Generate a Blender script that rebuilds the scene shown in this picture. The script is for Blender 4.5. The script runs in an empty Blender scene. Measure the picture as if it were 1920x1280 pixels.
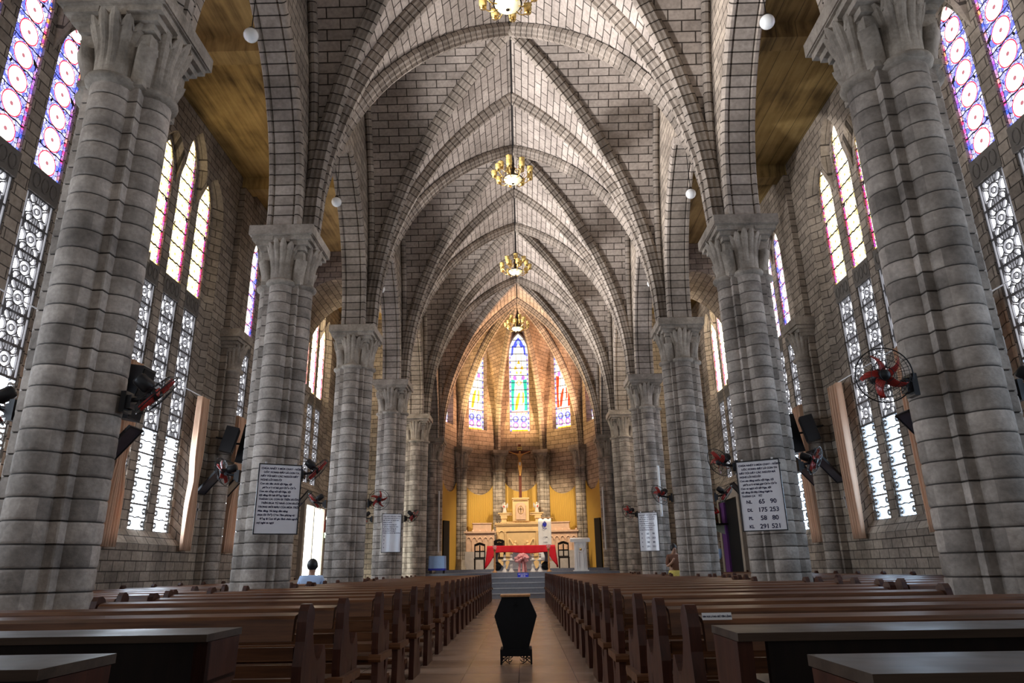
import bpy, bmesh, math, random
from mathutils import Vector, Matrix
from mathutils.geometry import tessellate_polygon
random.seed(7)
sc = bpy.context.scene
COL = sc.collection
PI = math.pi

# ------------------------------------------------------------------ camera, world, lights, exposure
cam_d = bpy.data.cameras.new('camera'); cam = bpy.data.objects.new('camera', cam_d); COL.objects.link(cam)
cam.location = (0.08, 0.0, 1.10)
cam.rotation_euler = (Matrix.Rotation(math.radians(0.66), 3, 'Z') @ Matrix.Rotation(math.radians(90 + 18.2), 3, 'X') @ Matrix.Rotation(math.radians(-1.0), 3, 'Z')).to_euler()
cam_d.sensor_width = 36.0; cam_d.lens = 36.0 * 1294 / 1920
cam_d.clip_start = 0.05; cam_d.clip_end = 200
sc.camera = cam
sc.view_settings.view_transform = 'Standard'
sc.view_settings.look = 'None'
sc.view_settings.gamma = 1.0
sc.view_settings.use_curve_mapping = False
sc.view_settings.exposure = 1.0
wd = bpy.data.worlds.new('world'); sc.world = wd; wd.use_nodes = True
bg = wd.node_tree.nodes['Background']; bg.inputs[0].default_value = (0.75, 0.85, 1.0, 1); bg.inputs[1].default_value = 0.05

def area_light(name, loc, rot, sx, sy, power, color):
    d = bpy.data.lights.new(name, 'AREA'); d.shape = 'RECTANGLE'; d.size = sx; d.size_y = sy
    d.energy = power; d.color = color
    o = bpy.data.objects.new(name, d); o.location = loc; o.rotation_euler = rot; COL.objects.link(o); return o
def spot_light(name, loc, target, power, color, angle=100, blend=0.7, radius=0.12):
    d = bpy.data.lights.new(name, 'SPOT'); d.energy = power; d.color = color
    d.spot_size = math.radians(angle); d.spot_blend = blend; d.shadow_soft_size = radius
    o = bpy.data.objects.new(name, d); o.location = loc
    o.rotation_euler = (Vector(target) - Vector(loc)).to_track_quat('-Z', 'Y').to_euler(); COL.objects.link(o); return o
# unseen fill panel added behind the camera to brighten the nave
area_light('rear_fill', (-1.5, -1.5, 6.0), (math.radians(90), 0, 0), 12.0, 9.0, 42, (1.0, 0.95, 0.90))
# floodlights standing on the last nave capitals, aimed into the apse
for sx in (-1, 1):
    spot_light('apse_floodlight', (sx * 3.5, 28.2, 7.55), (0.0, 31.6, 1.6), 520, (1.0, 0.86, 0.72), 46)
# the sanctuary's warm lamps behind the chancel arch piers
for sx in (-1, 1):
    spot_light('sanctuary_spotlight', (sx * 3.05, 33.75, 7.4), (-sx * 2.2, 36.0, 12.6), 1700 if sx > 0 else 1200, (1.0, 0.56, 0.32) if sx > 0 else (1.0, 0.66, 0.28), 100)
    spot_light('altar_spotlight', (sx * 3.0, 32.9, 6.9), (sx * -0.4, 36.4, 2.4), 620, (1.0, 0.82, 0.56), 74)
# added spots without fixtures, above the left nave capitals, to brighten the vault
P_SP, P_FL = 420, 1.0
YC = [6.36 + 5.39 * k for k in range(6)]
for k, y in enumerate(YC[:5]):
    spot_light('vault_fill_spot', (-3.72, y + 0.50, 7.25), (3.0, y + 1.1, 12.9), 1700, (1.0, 0.96, 0.95), 96, 0.9, 0.25)

# ------------------------------------------------------------------ mesh helpers
class MB:
    def __init__(s): s.v = []; s.f = []; s.uv = []; s.m = []; s.sm = []
    def face(s, idx, uv=None, m=0, smooth=False):
        s.f.append(idx); s.uv.append(uv); s.m.append(m); s.sm.append(smooth)
    def poly(s, pts, uv=None, m=0, smooth=False):
        b = len(s.v); s.v += [tuple(p) for p in pts]; s.face(list(range(b, b + len(pts))), uv, m, smooth)
    def box(s, c, d, m=0, rot=None):
        hx, hy, hz = d[0] / 2, d[1] / 2, d[2] / 2
        P = [Vector((x, y, z)) for z in (-hz, hz) for y in (-hy, hy) for x in (-hx, hx)]
        if rot is not None: P = [rot @ p for p in P]
        b = len(s.v); s.v += [tuple(p + Vector(c)) for p in P]
        for q in ((0, 2, 3, 1), (4, 5, 7, 6), (0, 1, 5, 4), (2, 6, 7, 3), (0, 4, 6, 2), (1, 3, 7, 5)):
            s.face([b + i for i in q], None, m)
    def b2(s, lo, hi, m=0):
        s.box([(a + b) / 2 for a, b in zip(lo, hi)], [abs(b - a) for a, b in zip(lo, hi)], m)
    def grid(s, rows, uvrows=None, m=0, smooth=True, closed=False):
        b = len(s.v); n = len(rows[0])
        for r in rows: s.v += [tuple(p) for p in r]
        for i in range(len(rows) - 1):
            for j in range(n if closed else n - 1):
                j2 = (j + 1) % n
                uv = None
                if uvrows: uv = [uvrows[i][j], uvrows[i][j2], uvrows[i + 1][j2], uvrows[i + 1][j]]
                s.face([b + i * n + j, b + i * n + j2, b + (i + 1) * n + j2, b + (i + 1) * n + j], uv, m, smooth)
    def lathe(s, prof, c=(0, 0, 0), n=20, m=0, smooth=True, rot=None, rfun=None, zfun=None):
        rows = []; uvs = []
        for i, (r, z) in enumerate(prof):
            row = []; ur = []
            for j in range(n):
                a = 2 * PI * j / n
                rr = r * (rfun(a, i) if rfun else 1.0); zz = z + (zfun(a, i) if zfun else 0)
                p = Vector((rr * math.cos(a), rr * math.sin(a), zz))
                if rot is not None: p = rot @ p
                row.append(p + Vector(c)); ur.append((r * a, z))
            rows.append(row); uvs.append(ur)
        s.grid(rows, uvs, m, smooth, True)
        for k, r in ((0, rows[0]), (-1, rows[-1])):
            if prof[k][0] > 1e-4: s.poly(r if k else r[::-1], None, m)
    def tube(s, pts, r, n=8, m=0, cap=True, closed=False):
        pts = [Vector(p) for p in pts]; N = len(pts); rows = []
        ref = None
        for i, p in enumerate(pts):
            if closed: t = pts[(i + 1) % N] - pts[i - 1]
            else: t = pts[min(i + 1, N - 1)] - pts[max(i - 1, 0)]
            t = t.normalized() if t.length > 1e-9 else Vector((0, 0, 1))
            if ref is None:
                ref = t.orthogonal().normalized()
            ref = (ref - t * ref.dot(t))
            ref = ref.normalized() if ref.length > 1e-6 else t.orthogonal().normalized()
            bi = t.cross(ref)
            rr = r[i] if isinstance(r, (list, tuple)) else r
            rows.append([p + (ref * math.cos(2 * PI * j / n) + bi * math.sin(2 * PI * j / n)) * rr for j in range(n)])
        if closed: rows.append(rows[0])
        s.grid(rows, None, m, True, True)
        if cap and not closed:
            s.poly(rows[0][::-1], None, m); s.poly(rows[-1], None, m)
    def prism(s, outline, t, holes=(), m=0, fr=lambda a, b, c: (a, b, c), c0=0.0):
        # outline in (a,b) plane extruded from c0 to c0+t
        loops = [list(outline)] + [list(h) for h in holes]
        flat = [p for l in loops for p in l]
        tris = tessellate_polygon([[Vector((p[0], p[1], 0)) for p in l] for l in loops])
        b = len(s.v); n = len(flat)
        s.v += [tuple(fr(p[0], p[1], c0)) for p in flat] + [tuple(fr(p[0], p[1], c0 + t)) for p in flat]
        for tr in tris:
            s.face([b + i for i in tr], None, m); s.face([b + n + i for i in reversed(tr)], None, m)
        o = 0
        for l in loops:
            L = len(l)
            for i in range(L):
                j = (i + 1) % L
                s.face([b + o + i, b + o + j, b + n + o + j, b + n + o + i], None, m)
            o += L
    def sweep(s, path, lat, inward, prof, m=0, smooth=False, l0=0.0):
        # path points, constant lateral vectors, inward reference point, profile (s,n)
        path = [Vector(p) for p in path]; rows = []; uvs = []; L = l0
        per = [0.0]
        for i in range(1, len(prof)): per.append(per[-1] + math.hypot(prof[i][0] - prof[i - 1][0], prof[i][1] - prof[i - 1][1]))
        for i, p in enumerate(path):
            if i: L += (p - path[i - 1]).length
            t = (path[min(i + 1, len(path) - 1)] - path[max(i - 1, 0)]).normalized()
            nn = t.cross(lat).normalized()
            if nn.dot(Vector(inward) - p) < 0: nn = -nn
            rows.append([p + lat * a + nn * b for a, b in prof]); uvs.append([(q, L) for q in per])
        s.grid(rows, uvs, m, smooth)
    def build(s, name, mats, parent=None, loc=None, smooth_angle=None, recalc=True):
        me = bpy.data.meshes.new(name)
        me.from_pydata([tuple(map(float, p)) for p in s.v], [], s.f)
        if not isinstance(mats, (list, tuple)): mats = [mats]
        for mt in mats: me.materials.append(mt)
        uvl = me.uv_layers.new(name='UVMap')
        V = me.vertices
        for pi, p in enumerate(me.polygons):
            p.material_index = s.m[pi]; p.use_smooth = s.sm[pi]
            uv = s.uv[pi]
            if uv is None:
                n = p.normal; ax = max(range(3), key=lambda k: abs(n[k]))
                a, b = ((1, 2), (0, 2), (0, 1))[ax]
                for li in p.loop_indices:
                    co = V[me.loops[li].vertex_index].co; uvl.data[li].uv = (co[a], co[b])
            else:
                for k, li in enumerate(p.loop_indices): uvl.data[li].uv = uv[k]
        if recalc:
            bm = bmesh.new(); bm.from_mesh(me); bmesh.ops.recalc_face_normals(bm, faces=bm.faces); bm.to_mesh(me); bm.free()
        o = bpy.data.objects.new(name, me); COL.objects.link(o)
        if parent is not None: o.parent = parent
        if loc is not None: o.location = loc
        return o

def tag(o, label=None, cat=None, group=None, kind=None):
    if label: o['label'] = label
    if cat: o['category'] = cat
    if group: o['group'] = group
    if kind: o['kind'] = kind
    return o
def thing(name, label, cat, loc=(0, 0, 0), rz=0.0, group=None, kind=None):
    o = bpy.data.objects.new(name, None); COL.objects.link(o); o.empty_display_size = 0.1
    o.location = loc; o.rotation_euler = (0, 0, rz)
    return tag(o, label, cat, group, kind)
def copy_tree(o, parent=None):
    c = o.copy(); COL.objects.link(c)
    if parent is not None: c.parent = parent
    for ch in list(o.children): copy_tree(ch, c)
    return c
ORD = ['first', 'second', 'third', 'fourth', 'fifth', 'sixth', 'seventh', 'eighth', 'ninth', 'tenth', 'eleventh', 'twelfth', 'thirteenth',
       'fourteenth', 'fifteenth', 'sixteenth', 'seventeenth', 'eighteenth', 'nineteenth', 'twentieth', 'twenty-first', 'twenty-second', 'twenty-third', 'twenty-fourth', 'twenty-fifth', 'twenty-sixth']
SIDE = {-1: 'left', 1: 'right'}

# ------------------------------------------------------------------ materials
class NT:
    def __init__(s, name):
        s.mat = bpy.data.materials.new(name); s.mat.use_nodes = True
        s.t = s.mat.node_tree; s.t.nodes.clear(); s.out = s.t.nodes.new('ShaderNodeOutputMaterial')
    def n(s, typ, **kw):
        nd = s.t.nodes.new(typ)
        for k, v in kw.items(): setattr(nd, k, v)
        return nd
    def put(s, sock, v):
        if hasattr(v, 'is_linked'): s.t.links.new(v, sock)
        elif v is not None:
            if isinstance(v, (tuple, list)) and len(v) == 3 and sock.type == 'RGBA': v = (*v, 1)
            sock.default_value = v
    def math(s, op, a, b=None, c=None):
        nd = s.n('ShaderNodeMath', operation=op)
        for i, x in enumerate((a, b, c)):
            if x is not None: s.put(nd.inputs[i], x)
        return nd.outputs[0]
    def mix(s, f, a, b, blend='MIX'):
        nd = s.n('ShaderNodeMix', data_type='RGBA', blend_type=blend)
        s.put(nd.inputs[0], f); s.put(nd.inputs[6], a); s.put(nd.inputs[7], b); return nd.outputs[2]
    def noise(s, vec, scale, detail=4, rough=0.55):
        nd = s.n('ShaderNodeTexNoise'); s.put(nd.inputs['Vector'], vec); nd.inputs['Scale'].default_value = scale
        nd.inputs['Detail'].default_value = detail; nd.inputs['Roughness'].default_value = rough; return nd.outputs[0]
    def ramp(s, f, stops):
        nd = s.n('ShaderNodeValToRGB'); s.put(nd.inputs[0], f); e = nd.color_ramp.elements
        while len(e) < len(stops): e.new(0.5)
        for q, (p, c) in zip(e, stops): q.position = p; q.color = (*c, 1)
        return nd.outputs[0]
    def mapr(s, f, a, b, c=0.0, d=1.0):
        nd = s.n('ShaderNodeMapRange'); s.put(nd.inputs[0], f)
        for i, x in zip((1, 2, 3, 4), (a, b, c, d)): nd.inputs[i].default_value = x
        return nd.outputs[0]
    def uv(s): return s.n('ShaderNodeTexCoord').outputs['UV']
    def obj(s): return s.n('ShaderNodeTexCoord').outputs['Object']
    def geo(s): return s.n('ShaderNodeNewGeometry').outputs['Position']
    def xyz(s, v):
        nd = s.n('ShaderNodeSeparateXYZ'); s.put(nd.inputs[0], v); return nd.outputs
    def bump(s, h, strength=0.4, dist=0.02):
        nd = s.n('ShaderNodeBump'); nd.inputs['Strength'].default_value = strength; nd.inputs['Distance'].default_value = dist
        s.put(nd.inputs['Height'], h); return nd.outputs[0]
    def bsdf(s, color, rough=0.7, metal=0.0, normal=None, emit=None, estr=0.0, spec=0.4, coat=0.0):
        b = s.n('ShaderNodeBsdfPrincipled'); s.put(b.inputs['Base Color'], color); s.put(b.inputs['Roughness'], rough)
        b.inputs['Metallic'].default_value = metal; b.inputs['Specular IOR Level'].default_value = spec
        b.inputs['Coat Weight'].default_value = coat
        if normal is not None: s.put(b.inputs['Normal'], normal)
        if emit is not None: s.put(b.inputs['Emission Color'], emit); s.put(b.inputs['Emission Strength'], estr)
        s.t.links.new(b.outputs[0], s.out.inputs[0]); return s.mat
    def emission(s, color, strength):
        e = s.n('ShaderNodeEmission'); s.put(e.inputs[0], color); s.put(e.inputs[1], strength)
        s.t.links.new(e.outputs[0], s.out.inputs[0]); return s.mat

def mat_plain(name, c, rough=0.6, metal=0.0, var=0.15, scale=6, spec=0.4, coat=0.0):
    N = NT(name); f = N.noise(N.obj(), scale)
    col = N.mix(f, tuple(x * (1 - var) for x in c), tuple(min(1, x * (1 + var)) for x in c))
    return N.bsdf(col, rough, metal, spec=spec, coat=coat)
def mat_brick(name, c1, c2, mortar, bw=0.40, rh=0.195, ms=0.011, offset=0.5, bumpd=0.02, stain=0.55):
    N = NT(name); uv = N.uv()
    b = N.n('ShaderNodeTexBrick'); b.offset = offset; N.put(b.inputs['Vector'], uv)
    N.put(b.inputs['Color1'], c1); N.put(b.inputs['Color2'], c2); N.put(b.inputs['Mortar'], mortar)
    b.inputs['Scale'].default_value = 1.0; b.inputs['Mortar Size'].default_value = ms; b.inputs['Mortar Smooth'].default_value = 0.25
    b.inputs['Brick Width'].default_value = bw; b.inputs['Row Height'].default_value = rh; b.inputs['Bias'].default_value = 0.0
    g = N.geo(); n1 = N.noise(g, 1.1, 5); n2 = N.noise(g, 14, 4)
    col = N.mix(1.0, b.outputs[0], N.ramp(n1, [(0.3, (stain, stain * .97, stain * .93)), (0.66, (1.12, 1.1, 1.06))]), 'MULTIPLY')
    col = N.mix(1.0, col, N.ramp(n2, [(0.25, (0.72, 0.72, 0.72)), (0.7, (1.12, 1.12, 1.12))]), 'MULTIPLY')
    h = N.math('ADD', N.math('MULTIPLY', N.math('SUBTRACT', 1.0, b.outputs[1]), 1.0), N.math('MULTIPLY', n2, 0.25))
    return N.bsdf(col, 0.85, normal=N.bump(h, 0.8, bumpd), spec=0.2)
def mat_stone(name, c, drum=0.195, vary=0.28):
    # cut stone, one tone per drum or block course
    N = NT(name); g = N.geo(); o = N.obj()
    z = N.xyz(o)[2]
    fl = N.math('FLOOR', N.math('DIVIDE', z, drum))
    w = N.n('ShaderNodeTexWhiteNoise'); w.noise_dimensions = '4D'; N.put(w.inputs['W'], fl)
    v = N.n('ShaderNodeVectorMath', operation='SNAP'); N.put(v.inputs[0], g); v.inputs[1].default_value = (0.45, 0.45, 50)
    N.put(w.inputs['Vector'], v.outputs[0])
    f = w.outputs[0]
    n1 = N.noise(g, 3.2, 6); n2 = N.noise(g, 26, 4)
    col = N.mix(f, tuple(x * (1 - vary) for x in c), tuple(x * (1 + vary) for x in c))
    col = N.mix(1.0, col, N.ramp(n1, [(0.3, (0.55, 0.54, 0.53)), (0.62, (1.12, 1.11, 1.1)), (0.8, (1.35, 1.35, 1.35))]), 'MULTIPLY')
    col = N.mix(1.0, col, N.ramp(n2, [(0.3, (0.8, 0.8, 0.8)), (0.7, (1.1, 1.1, 1.1))]), 'MULTIPLY')
    fr = N.math('FRACT', N.math('DIVIDE', z, drum)); ed = N.math('MINIMUM', fr, N.math('SUBTRACT', 1.0, fr))
    col = N.mix(N.mapr(ed, 0.018, 0.05), (0.05, 0.042, 0.036), col) if drum < .3 else col
    return N.bsdf(col, 0.8, normal=N.bump(N.math('ADD', n2, n1), 0.5, 0.012), spec=0.25)
def mat_wood(name, c1, c2, rough=0.3, axis=0, coat=0.0):
    N = NT(name); o = N.obj()
    mp = N.n('ShaderNodeMapping'); N.put(mp.inputs[0], o)
    sc_ = [14, 14, 14]; sc_[axis] = 0.9; mp.inputs['Scale'].default_value = sc_
    n = N.noise(mp.outputs[0], 1.6, 6, 0.65); n2 = N.noise(o, 2.5, 3)
    col = N.ramp(N.math('ADD', N.math('MULTIPLY', n, 0.75), N.math('MULTIPLY', n2, 0.25)), [(0.3, c1), (0.7, c2)])
    return N.bsdf(col, N.mapr(n2, 0.3, 0.7, rough * 0.8, rough * 1.3), normal=N.bump(n, 0.15, 0.004), spec=0.28, coat=coat)

STONE = (0.36, 0.315, 0.275)
M = {}
M['wall'] = mat_brick('wall_stone_blocks', (0.42, 0.36, 0.30), (0.27, 0.23, 0.195), (0.085, 0.072, 0.062))
M['vault'] = mat_brick('vault_block_web', (0.50, 0.445, 0.41), (0.38, 0.335, 0.305), (0.06, 0.05, 0.044), bw=0.54, rh=0.23, ms=0.014, stain=0.72)
M['rib'] = mat_brick('rib_voussoirs', (0.42, 0.37, 0.33), (0.30, 0.26, 0.225), (0.05, 0.042, 0.036), bw=9.0, rh=0.20, ms=0.012)
M['apse'] = mat_brick('apse_stone_blocks', (0.50, 0.40, 0.32), (0.36, 0.28, 0.22), (0.11, 0.085, 0.065), bw=0.5, rh=0.23)
M['drum'] = mat_stone('column_drum_stone', STONE)
M['cap'] = mat_stone('carved_capital_stone', (0.37, 0.325, 0.275), 0.6, 0.12)
M['plaster'] = mat_plain('bare_concrete', (0.30, 0.26, 0.22), 0.85, var=0.3, scale=3)
M['dark_stone'] = mat_plain('dark_carved_band', (0.13, 0.115, 0.10), 0.85, var=0.4, scale=9)
M['lattice'] = mat_plain('concrete_tracery', (0.20, 0.19, 0.18), 0.85)
M['lattice_pale'] = mat_plain('cut_tracery', (0.14, 0.135, 0.135), 0.85)
M['lead'] = mat_plain('lead_came', (0.02, 0.02, 0.022), 0.5)
M['black'] = mat_plain('black_plastic', (0.012, 0.012, 0.014), 0.38)
M['black_metal'] = mat_plain('black_painted_metal', (0.015, 0.015, 0.017), 0.35, 0.6)
M['red_blade'] = mat_plain('red_fan_blade', (0.38, 0.028, 0.02), 0.3)
M['orange_blade'] = mat_plain('orange_fan_blade', (0.75, 0.13, 0.03), 0.3)
M['white'] = mat_plain('white_paint', (0.8, 0.8, 0.82), 0.45, var=0.04)
M['board'] = mat_plain('whiteboard_surface', (0.74, 0.72, 0.74), 0.22, var=0.06, scale=2, coat=0.4)
M['ink'] = mat_plain('marker_ink', (0.02, 0.02, 0.06), 0.6)
M['gold'] = mat_plain('polished_brass', (0.75, 0.50, 0.16), 0.28, 1.0)
M['bronze'] = mat_plain('dark_bronze', (0.035, 0.024, 0.016), 0.4, 0.8)
M['marble'] = mat_plain('honey_marble', (0.72, 0.50, 0.26), 0.4, var=0.22, scale=4)
M['marble_pink'] = mat_plain('veined_pink_marble', (0.66, 0.44, 0.32), 0.4, var=0.3, scale=5)
M['marble_grey'] = mat_plain('grey_marble', (0.44, 0.40, 0.39), 0.4, var=0.3, scale=5)
M['pew'] = mat_wood('varnished_pew_plank', (0.030, 0.010, 0.005), (0.17, 0.066, 0.024), 0.36, 0)
M['pew_end'] = mat_wood('dark_pew_end', (0.020, 0.007, 0.005), (0.085, 0.026, 0.013), 0.38, 2)
M['desk'] = mat_wood('worn_desk_plank', (0.03, 0.019, 0.012), (0.085, 0.056, 0.038), 0.42, 0)
M['dark_wood'] = mat_wood('ebony_wood', (0.004, 0.003, 0.003), (0.014, 0.008, 0.006), 0.35, 2)
M['turned_wood'] = mat_wood('turned_golden_wood', (0.30, 0.13, 0.05), (0.58, 0.31, 0.13), 0.35, 2)
M['coffin'] = mat_plain('matt_black_paint', (0.007, 0.008, 0.010), 0.6, var=0.3, spec=.25)
M['red_cloth'] = mat_plain('red_altar_cloth', (0.62, 0.006, 0.018), 0.75, var=0.12)
M['white_cloth'] = mat_plain('white_linen', (0.72, 0.72, 0.76), 0.85, var=0.06)
M['blue_cloth'] = mat_plain('pale_blue_cloth', (0.30, 0.46, 0.80), 0.85, var=0.1)
M['deep_blue'] = mat_plain('deep_blue_trim', (0.02, 0.03, 0.42), 0.6)
M['pink'] = mat_plain('pink_petals', (0.80, 0.36, 0.36), 0.7, var=0.2, scale=20)
M['skin'] = mat_plain('skin', (0.36, 0.20, 0.13), 0.55, var=0.05)
M['hair'] = mat_plain('dark_hair', (0.010, 0.009, 0.009), 0.5)
M['shirt'] = mat_plain('pale_blue_shirt', (0.42, 0.55, 0.78), 0.85, var=0.12, scale=9)
M['trousers'] = mat_plain('dark_trousers', (0.03, 0.03, 0.045), 0.85)
M['brown_top'] = mat_plain('brown_top', (0.16, 0.07, 0.04), 0.85)
M['yellow_skirt'] = mat_plain('yellow_print_skirt', (0.62, 0.50, 0.12), 0.85, var=0.35, scale=30)
M['corpus'] = mat_plain('gilded_corpus', (0.55, 0.30, 0.09), 0.4, var=0.2)
M['cross_wood'] = mat_wood('red_brown_cross_wood', (0.07, 0.02, 0.014), (0.16, 0.05, 0.03), 0.4, 2)
M['green'] = mat_plain('leaf_green', (0.05, 0.20, 0.03), 0.6, var=0.4, scale=20)
M['robe_red'] = mat_plain('painted_red_robe', (0.55, 0.02, 0.025), 0.4)
M['plaster_white'] = mat_plain('white_painted_plaster', (0.62, 0.58, 0.54), 0.6, var=0.1)
M['plaster_green'] = mat_plain('green_white_plaster', (0.45, 0.52, 0.42), 0.6, var=0.2)
M['purple'] = mat_plain('purple_cloth', (0.10, 0.03, 0.16), 0.85)
M['panel_dark'] = mat_plain('dark_relief_picture', (0.035, 0.035, 0.05), 0.3, var=0.6, scale=9, coat=0.5)
M['silver'] = mat_plain('silvered_metal', (0.55, 0.52, 0.52), 0.35, 0.9)
M['step_edge'] = mat_plain('highlit_granite', (0.42, 0.44, 0.50), 0.3, var=0.2, scale=12)  # step nosings: bright edge highlights put into a lighter colour
M['step'] = mat_plain('blue_grey_granite', (0.17, 0.185, 0.23), 0.35, var=0.25, scale=12)
M['sign_blue'] = mat_plain('blue_sign', (0.02, 0.04, 0.55), 0.4, var=0.03)
M['terracotta'] = mat_plain('terracotta_clay', (0.42, 0.18, 0.09), 0.8)

def mat_glassy(name, c, rough=0.15, trans=0.8):
    N = NT(name); b = N.n('ShaderNodeBsdfPrincipled')
    b.inputs['Base Color'].default_value = (*c, 1); b.inputs['Roughness'].default_value = rough
    b.inputs['Transmission Weight'].default_value = trans; b.inputs['IOR'].default_value = 1.35
    N.t.links.new(b.outputs[0], N.out.inputs[0]); return N.mat
M['amber_glass'] = mat_glassy('amber_glass', (0.95, 0.74, 0.28), 0.2, 0.5)
M['clear_glass'] = mat_glassy('clear_glass', (0.95, 0.95, 0.95), 0.05, 0.9)
def mat_emit(name, c, s, rough=0.3):
    N = NT(name); f = N.noise(N.obj(), 6)
    return N.bsdf(tuple(min(x, .8) for x in c), rough, emit=N.mix(f, tuple(x * .92 for x in c), c), estr=s)
M['bowl'] = mat_emit('lit_alabaster_bowl', (1.0, 0.86, 0.55), 0.32)
M['globe'] = mat_plain('opal_glass_globe', (0.82, 0.84, 0.84), 0.12, var=0.08, scale=5, coat=0.5)
M['day_low'] = mat_emit('bright_daylight_pane', (0.56, 0.75, 1.0), 6.0)
M['day_low_left'] = mat_emit('brighter_daylight_pane', (0.74, 0.85, 1.0), 12.0)
M['day_high'] = mat_emit('daylight_behind_tracery', (0.88, 0.91, 1.0), 4.5)
M['day_door'] = mat_emit('sky_beyond_doorway', (0.92, 0.97, 0.88), 5.0)

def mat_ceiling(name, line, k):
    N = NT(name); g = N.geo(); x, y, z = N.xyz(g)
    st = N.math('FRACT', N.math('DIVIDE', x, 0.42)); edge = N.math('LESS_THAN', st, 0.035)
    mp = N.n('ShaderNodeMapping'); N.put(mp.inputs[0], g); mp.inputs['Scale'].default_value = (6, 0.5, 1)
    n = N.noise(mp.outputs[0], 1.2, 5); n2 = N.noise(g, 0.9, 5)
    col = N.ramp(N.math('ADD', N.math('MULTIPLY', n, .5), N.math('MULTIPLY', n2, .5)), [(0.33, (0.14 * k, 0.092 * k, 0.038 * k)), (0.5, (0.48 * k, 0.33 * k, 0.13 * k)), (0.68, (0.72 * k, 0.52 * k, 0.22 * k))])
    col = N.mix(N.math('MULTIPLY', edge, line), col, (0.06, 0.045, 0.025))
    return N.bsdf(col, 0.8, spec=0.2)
M['ceiling_left'] = mat_ceiling('lit_stained_ceiling', 0.25, 1.0); M['ceiling_right'] = mat_ceiling('shaded_boarded_ceiling', 0.8, 0.55)  # one ceiling, light put into its colour: left golden as lit, right darkened
def mat_floor():
    N = NT('polished_floor_tiles'); g = N.geo()
    b = N.n('ShaderNodeTexBrick'); b.offset = 0.0; N.put(b.inputs['Vector'], g)
    N.put(b.inputs['Color1'], (0.36, 0.25, 0.18)); N.put(b.inputs['Color2'], (0.30, 0.205, 0.15)); N.put(b.inputs['Mortar'], (0.05, 0.036, 0.03))
    b.inputs['Scale'].default_value = 1.0; b.inputs['Mortar Size'].default_value = 0.004; b.inputs['Brick Width'].default_value = 0.6; b.inputs['Row Height'].default_value = 0.6
    n = N.noise(g, 3.0, 5)
    col = N.mix(1.0, b.outputs[0], N.ramp(n, [(0.3, (0.88, 0.87, 0.86)), (0.7, (1.08, 1.07, 1.05))]), 'MULTIPLY')
    return N.bsdf(col, 0.27, spec=0.5)
M['floor'] = mat_floor()
def mat_stripes():
    N = NT('golden_fluted_panel'); u = N.xyz(N.uv())[0]
    w = N.math('SINE', N.math('MULTIPLY', u, 2 * PI / 0.07)); f = N.mapr(w, -1, 1)
    col = N.ramp(f, [(0.1, (0.36, 0.20, 0.03)), (0.5, (0.62, 0.38, 0.07))])
    return N.bsdf(col, 0.55, normal=N.bump(f, 0.6, 0.02))
M['golden'] = mat_stripes()
def mat_curtain():
    N = NT('peach_curtain'); n = N.noise(N.obj(), 4)
    N.bsdf(N.mix(n, (0.70, 0.45, 0.30), (0.82, 0.58, 0.42)), 0.9, spec=0.1); tr = N.n('ShaderNodeBsdfTranslucent'); tr.inputs[0].default_value = (0.80, 0.50, 0.30, 1)
    b = N.out.inputs[0].links[0].from_socket; mx = N.n('ShaderNodeMixShader'); mx.inputs[0].default_value = 0.18
    N.t.links.new(b, mx.inputs[1]); N.t.links.new(tr.outputs[0], mx.inputs[2]); N.t.links.new(mx.outputs[0], N.out.inputs[0]); return N.mat
M['curtain'] = mat_curtain()

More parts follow.
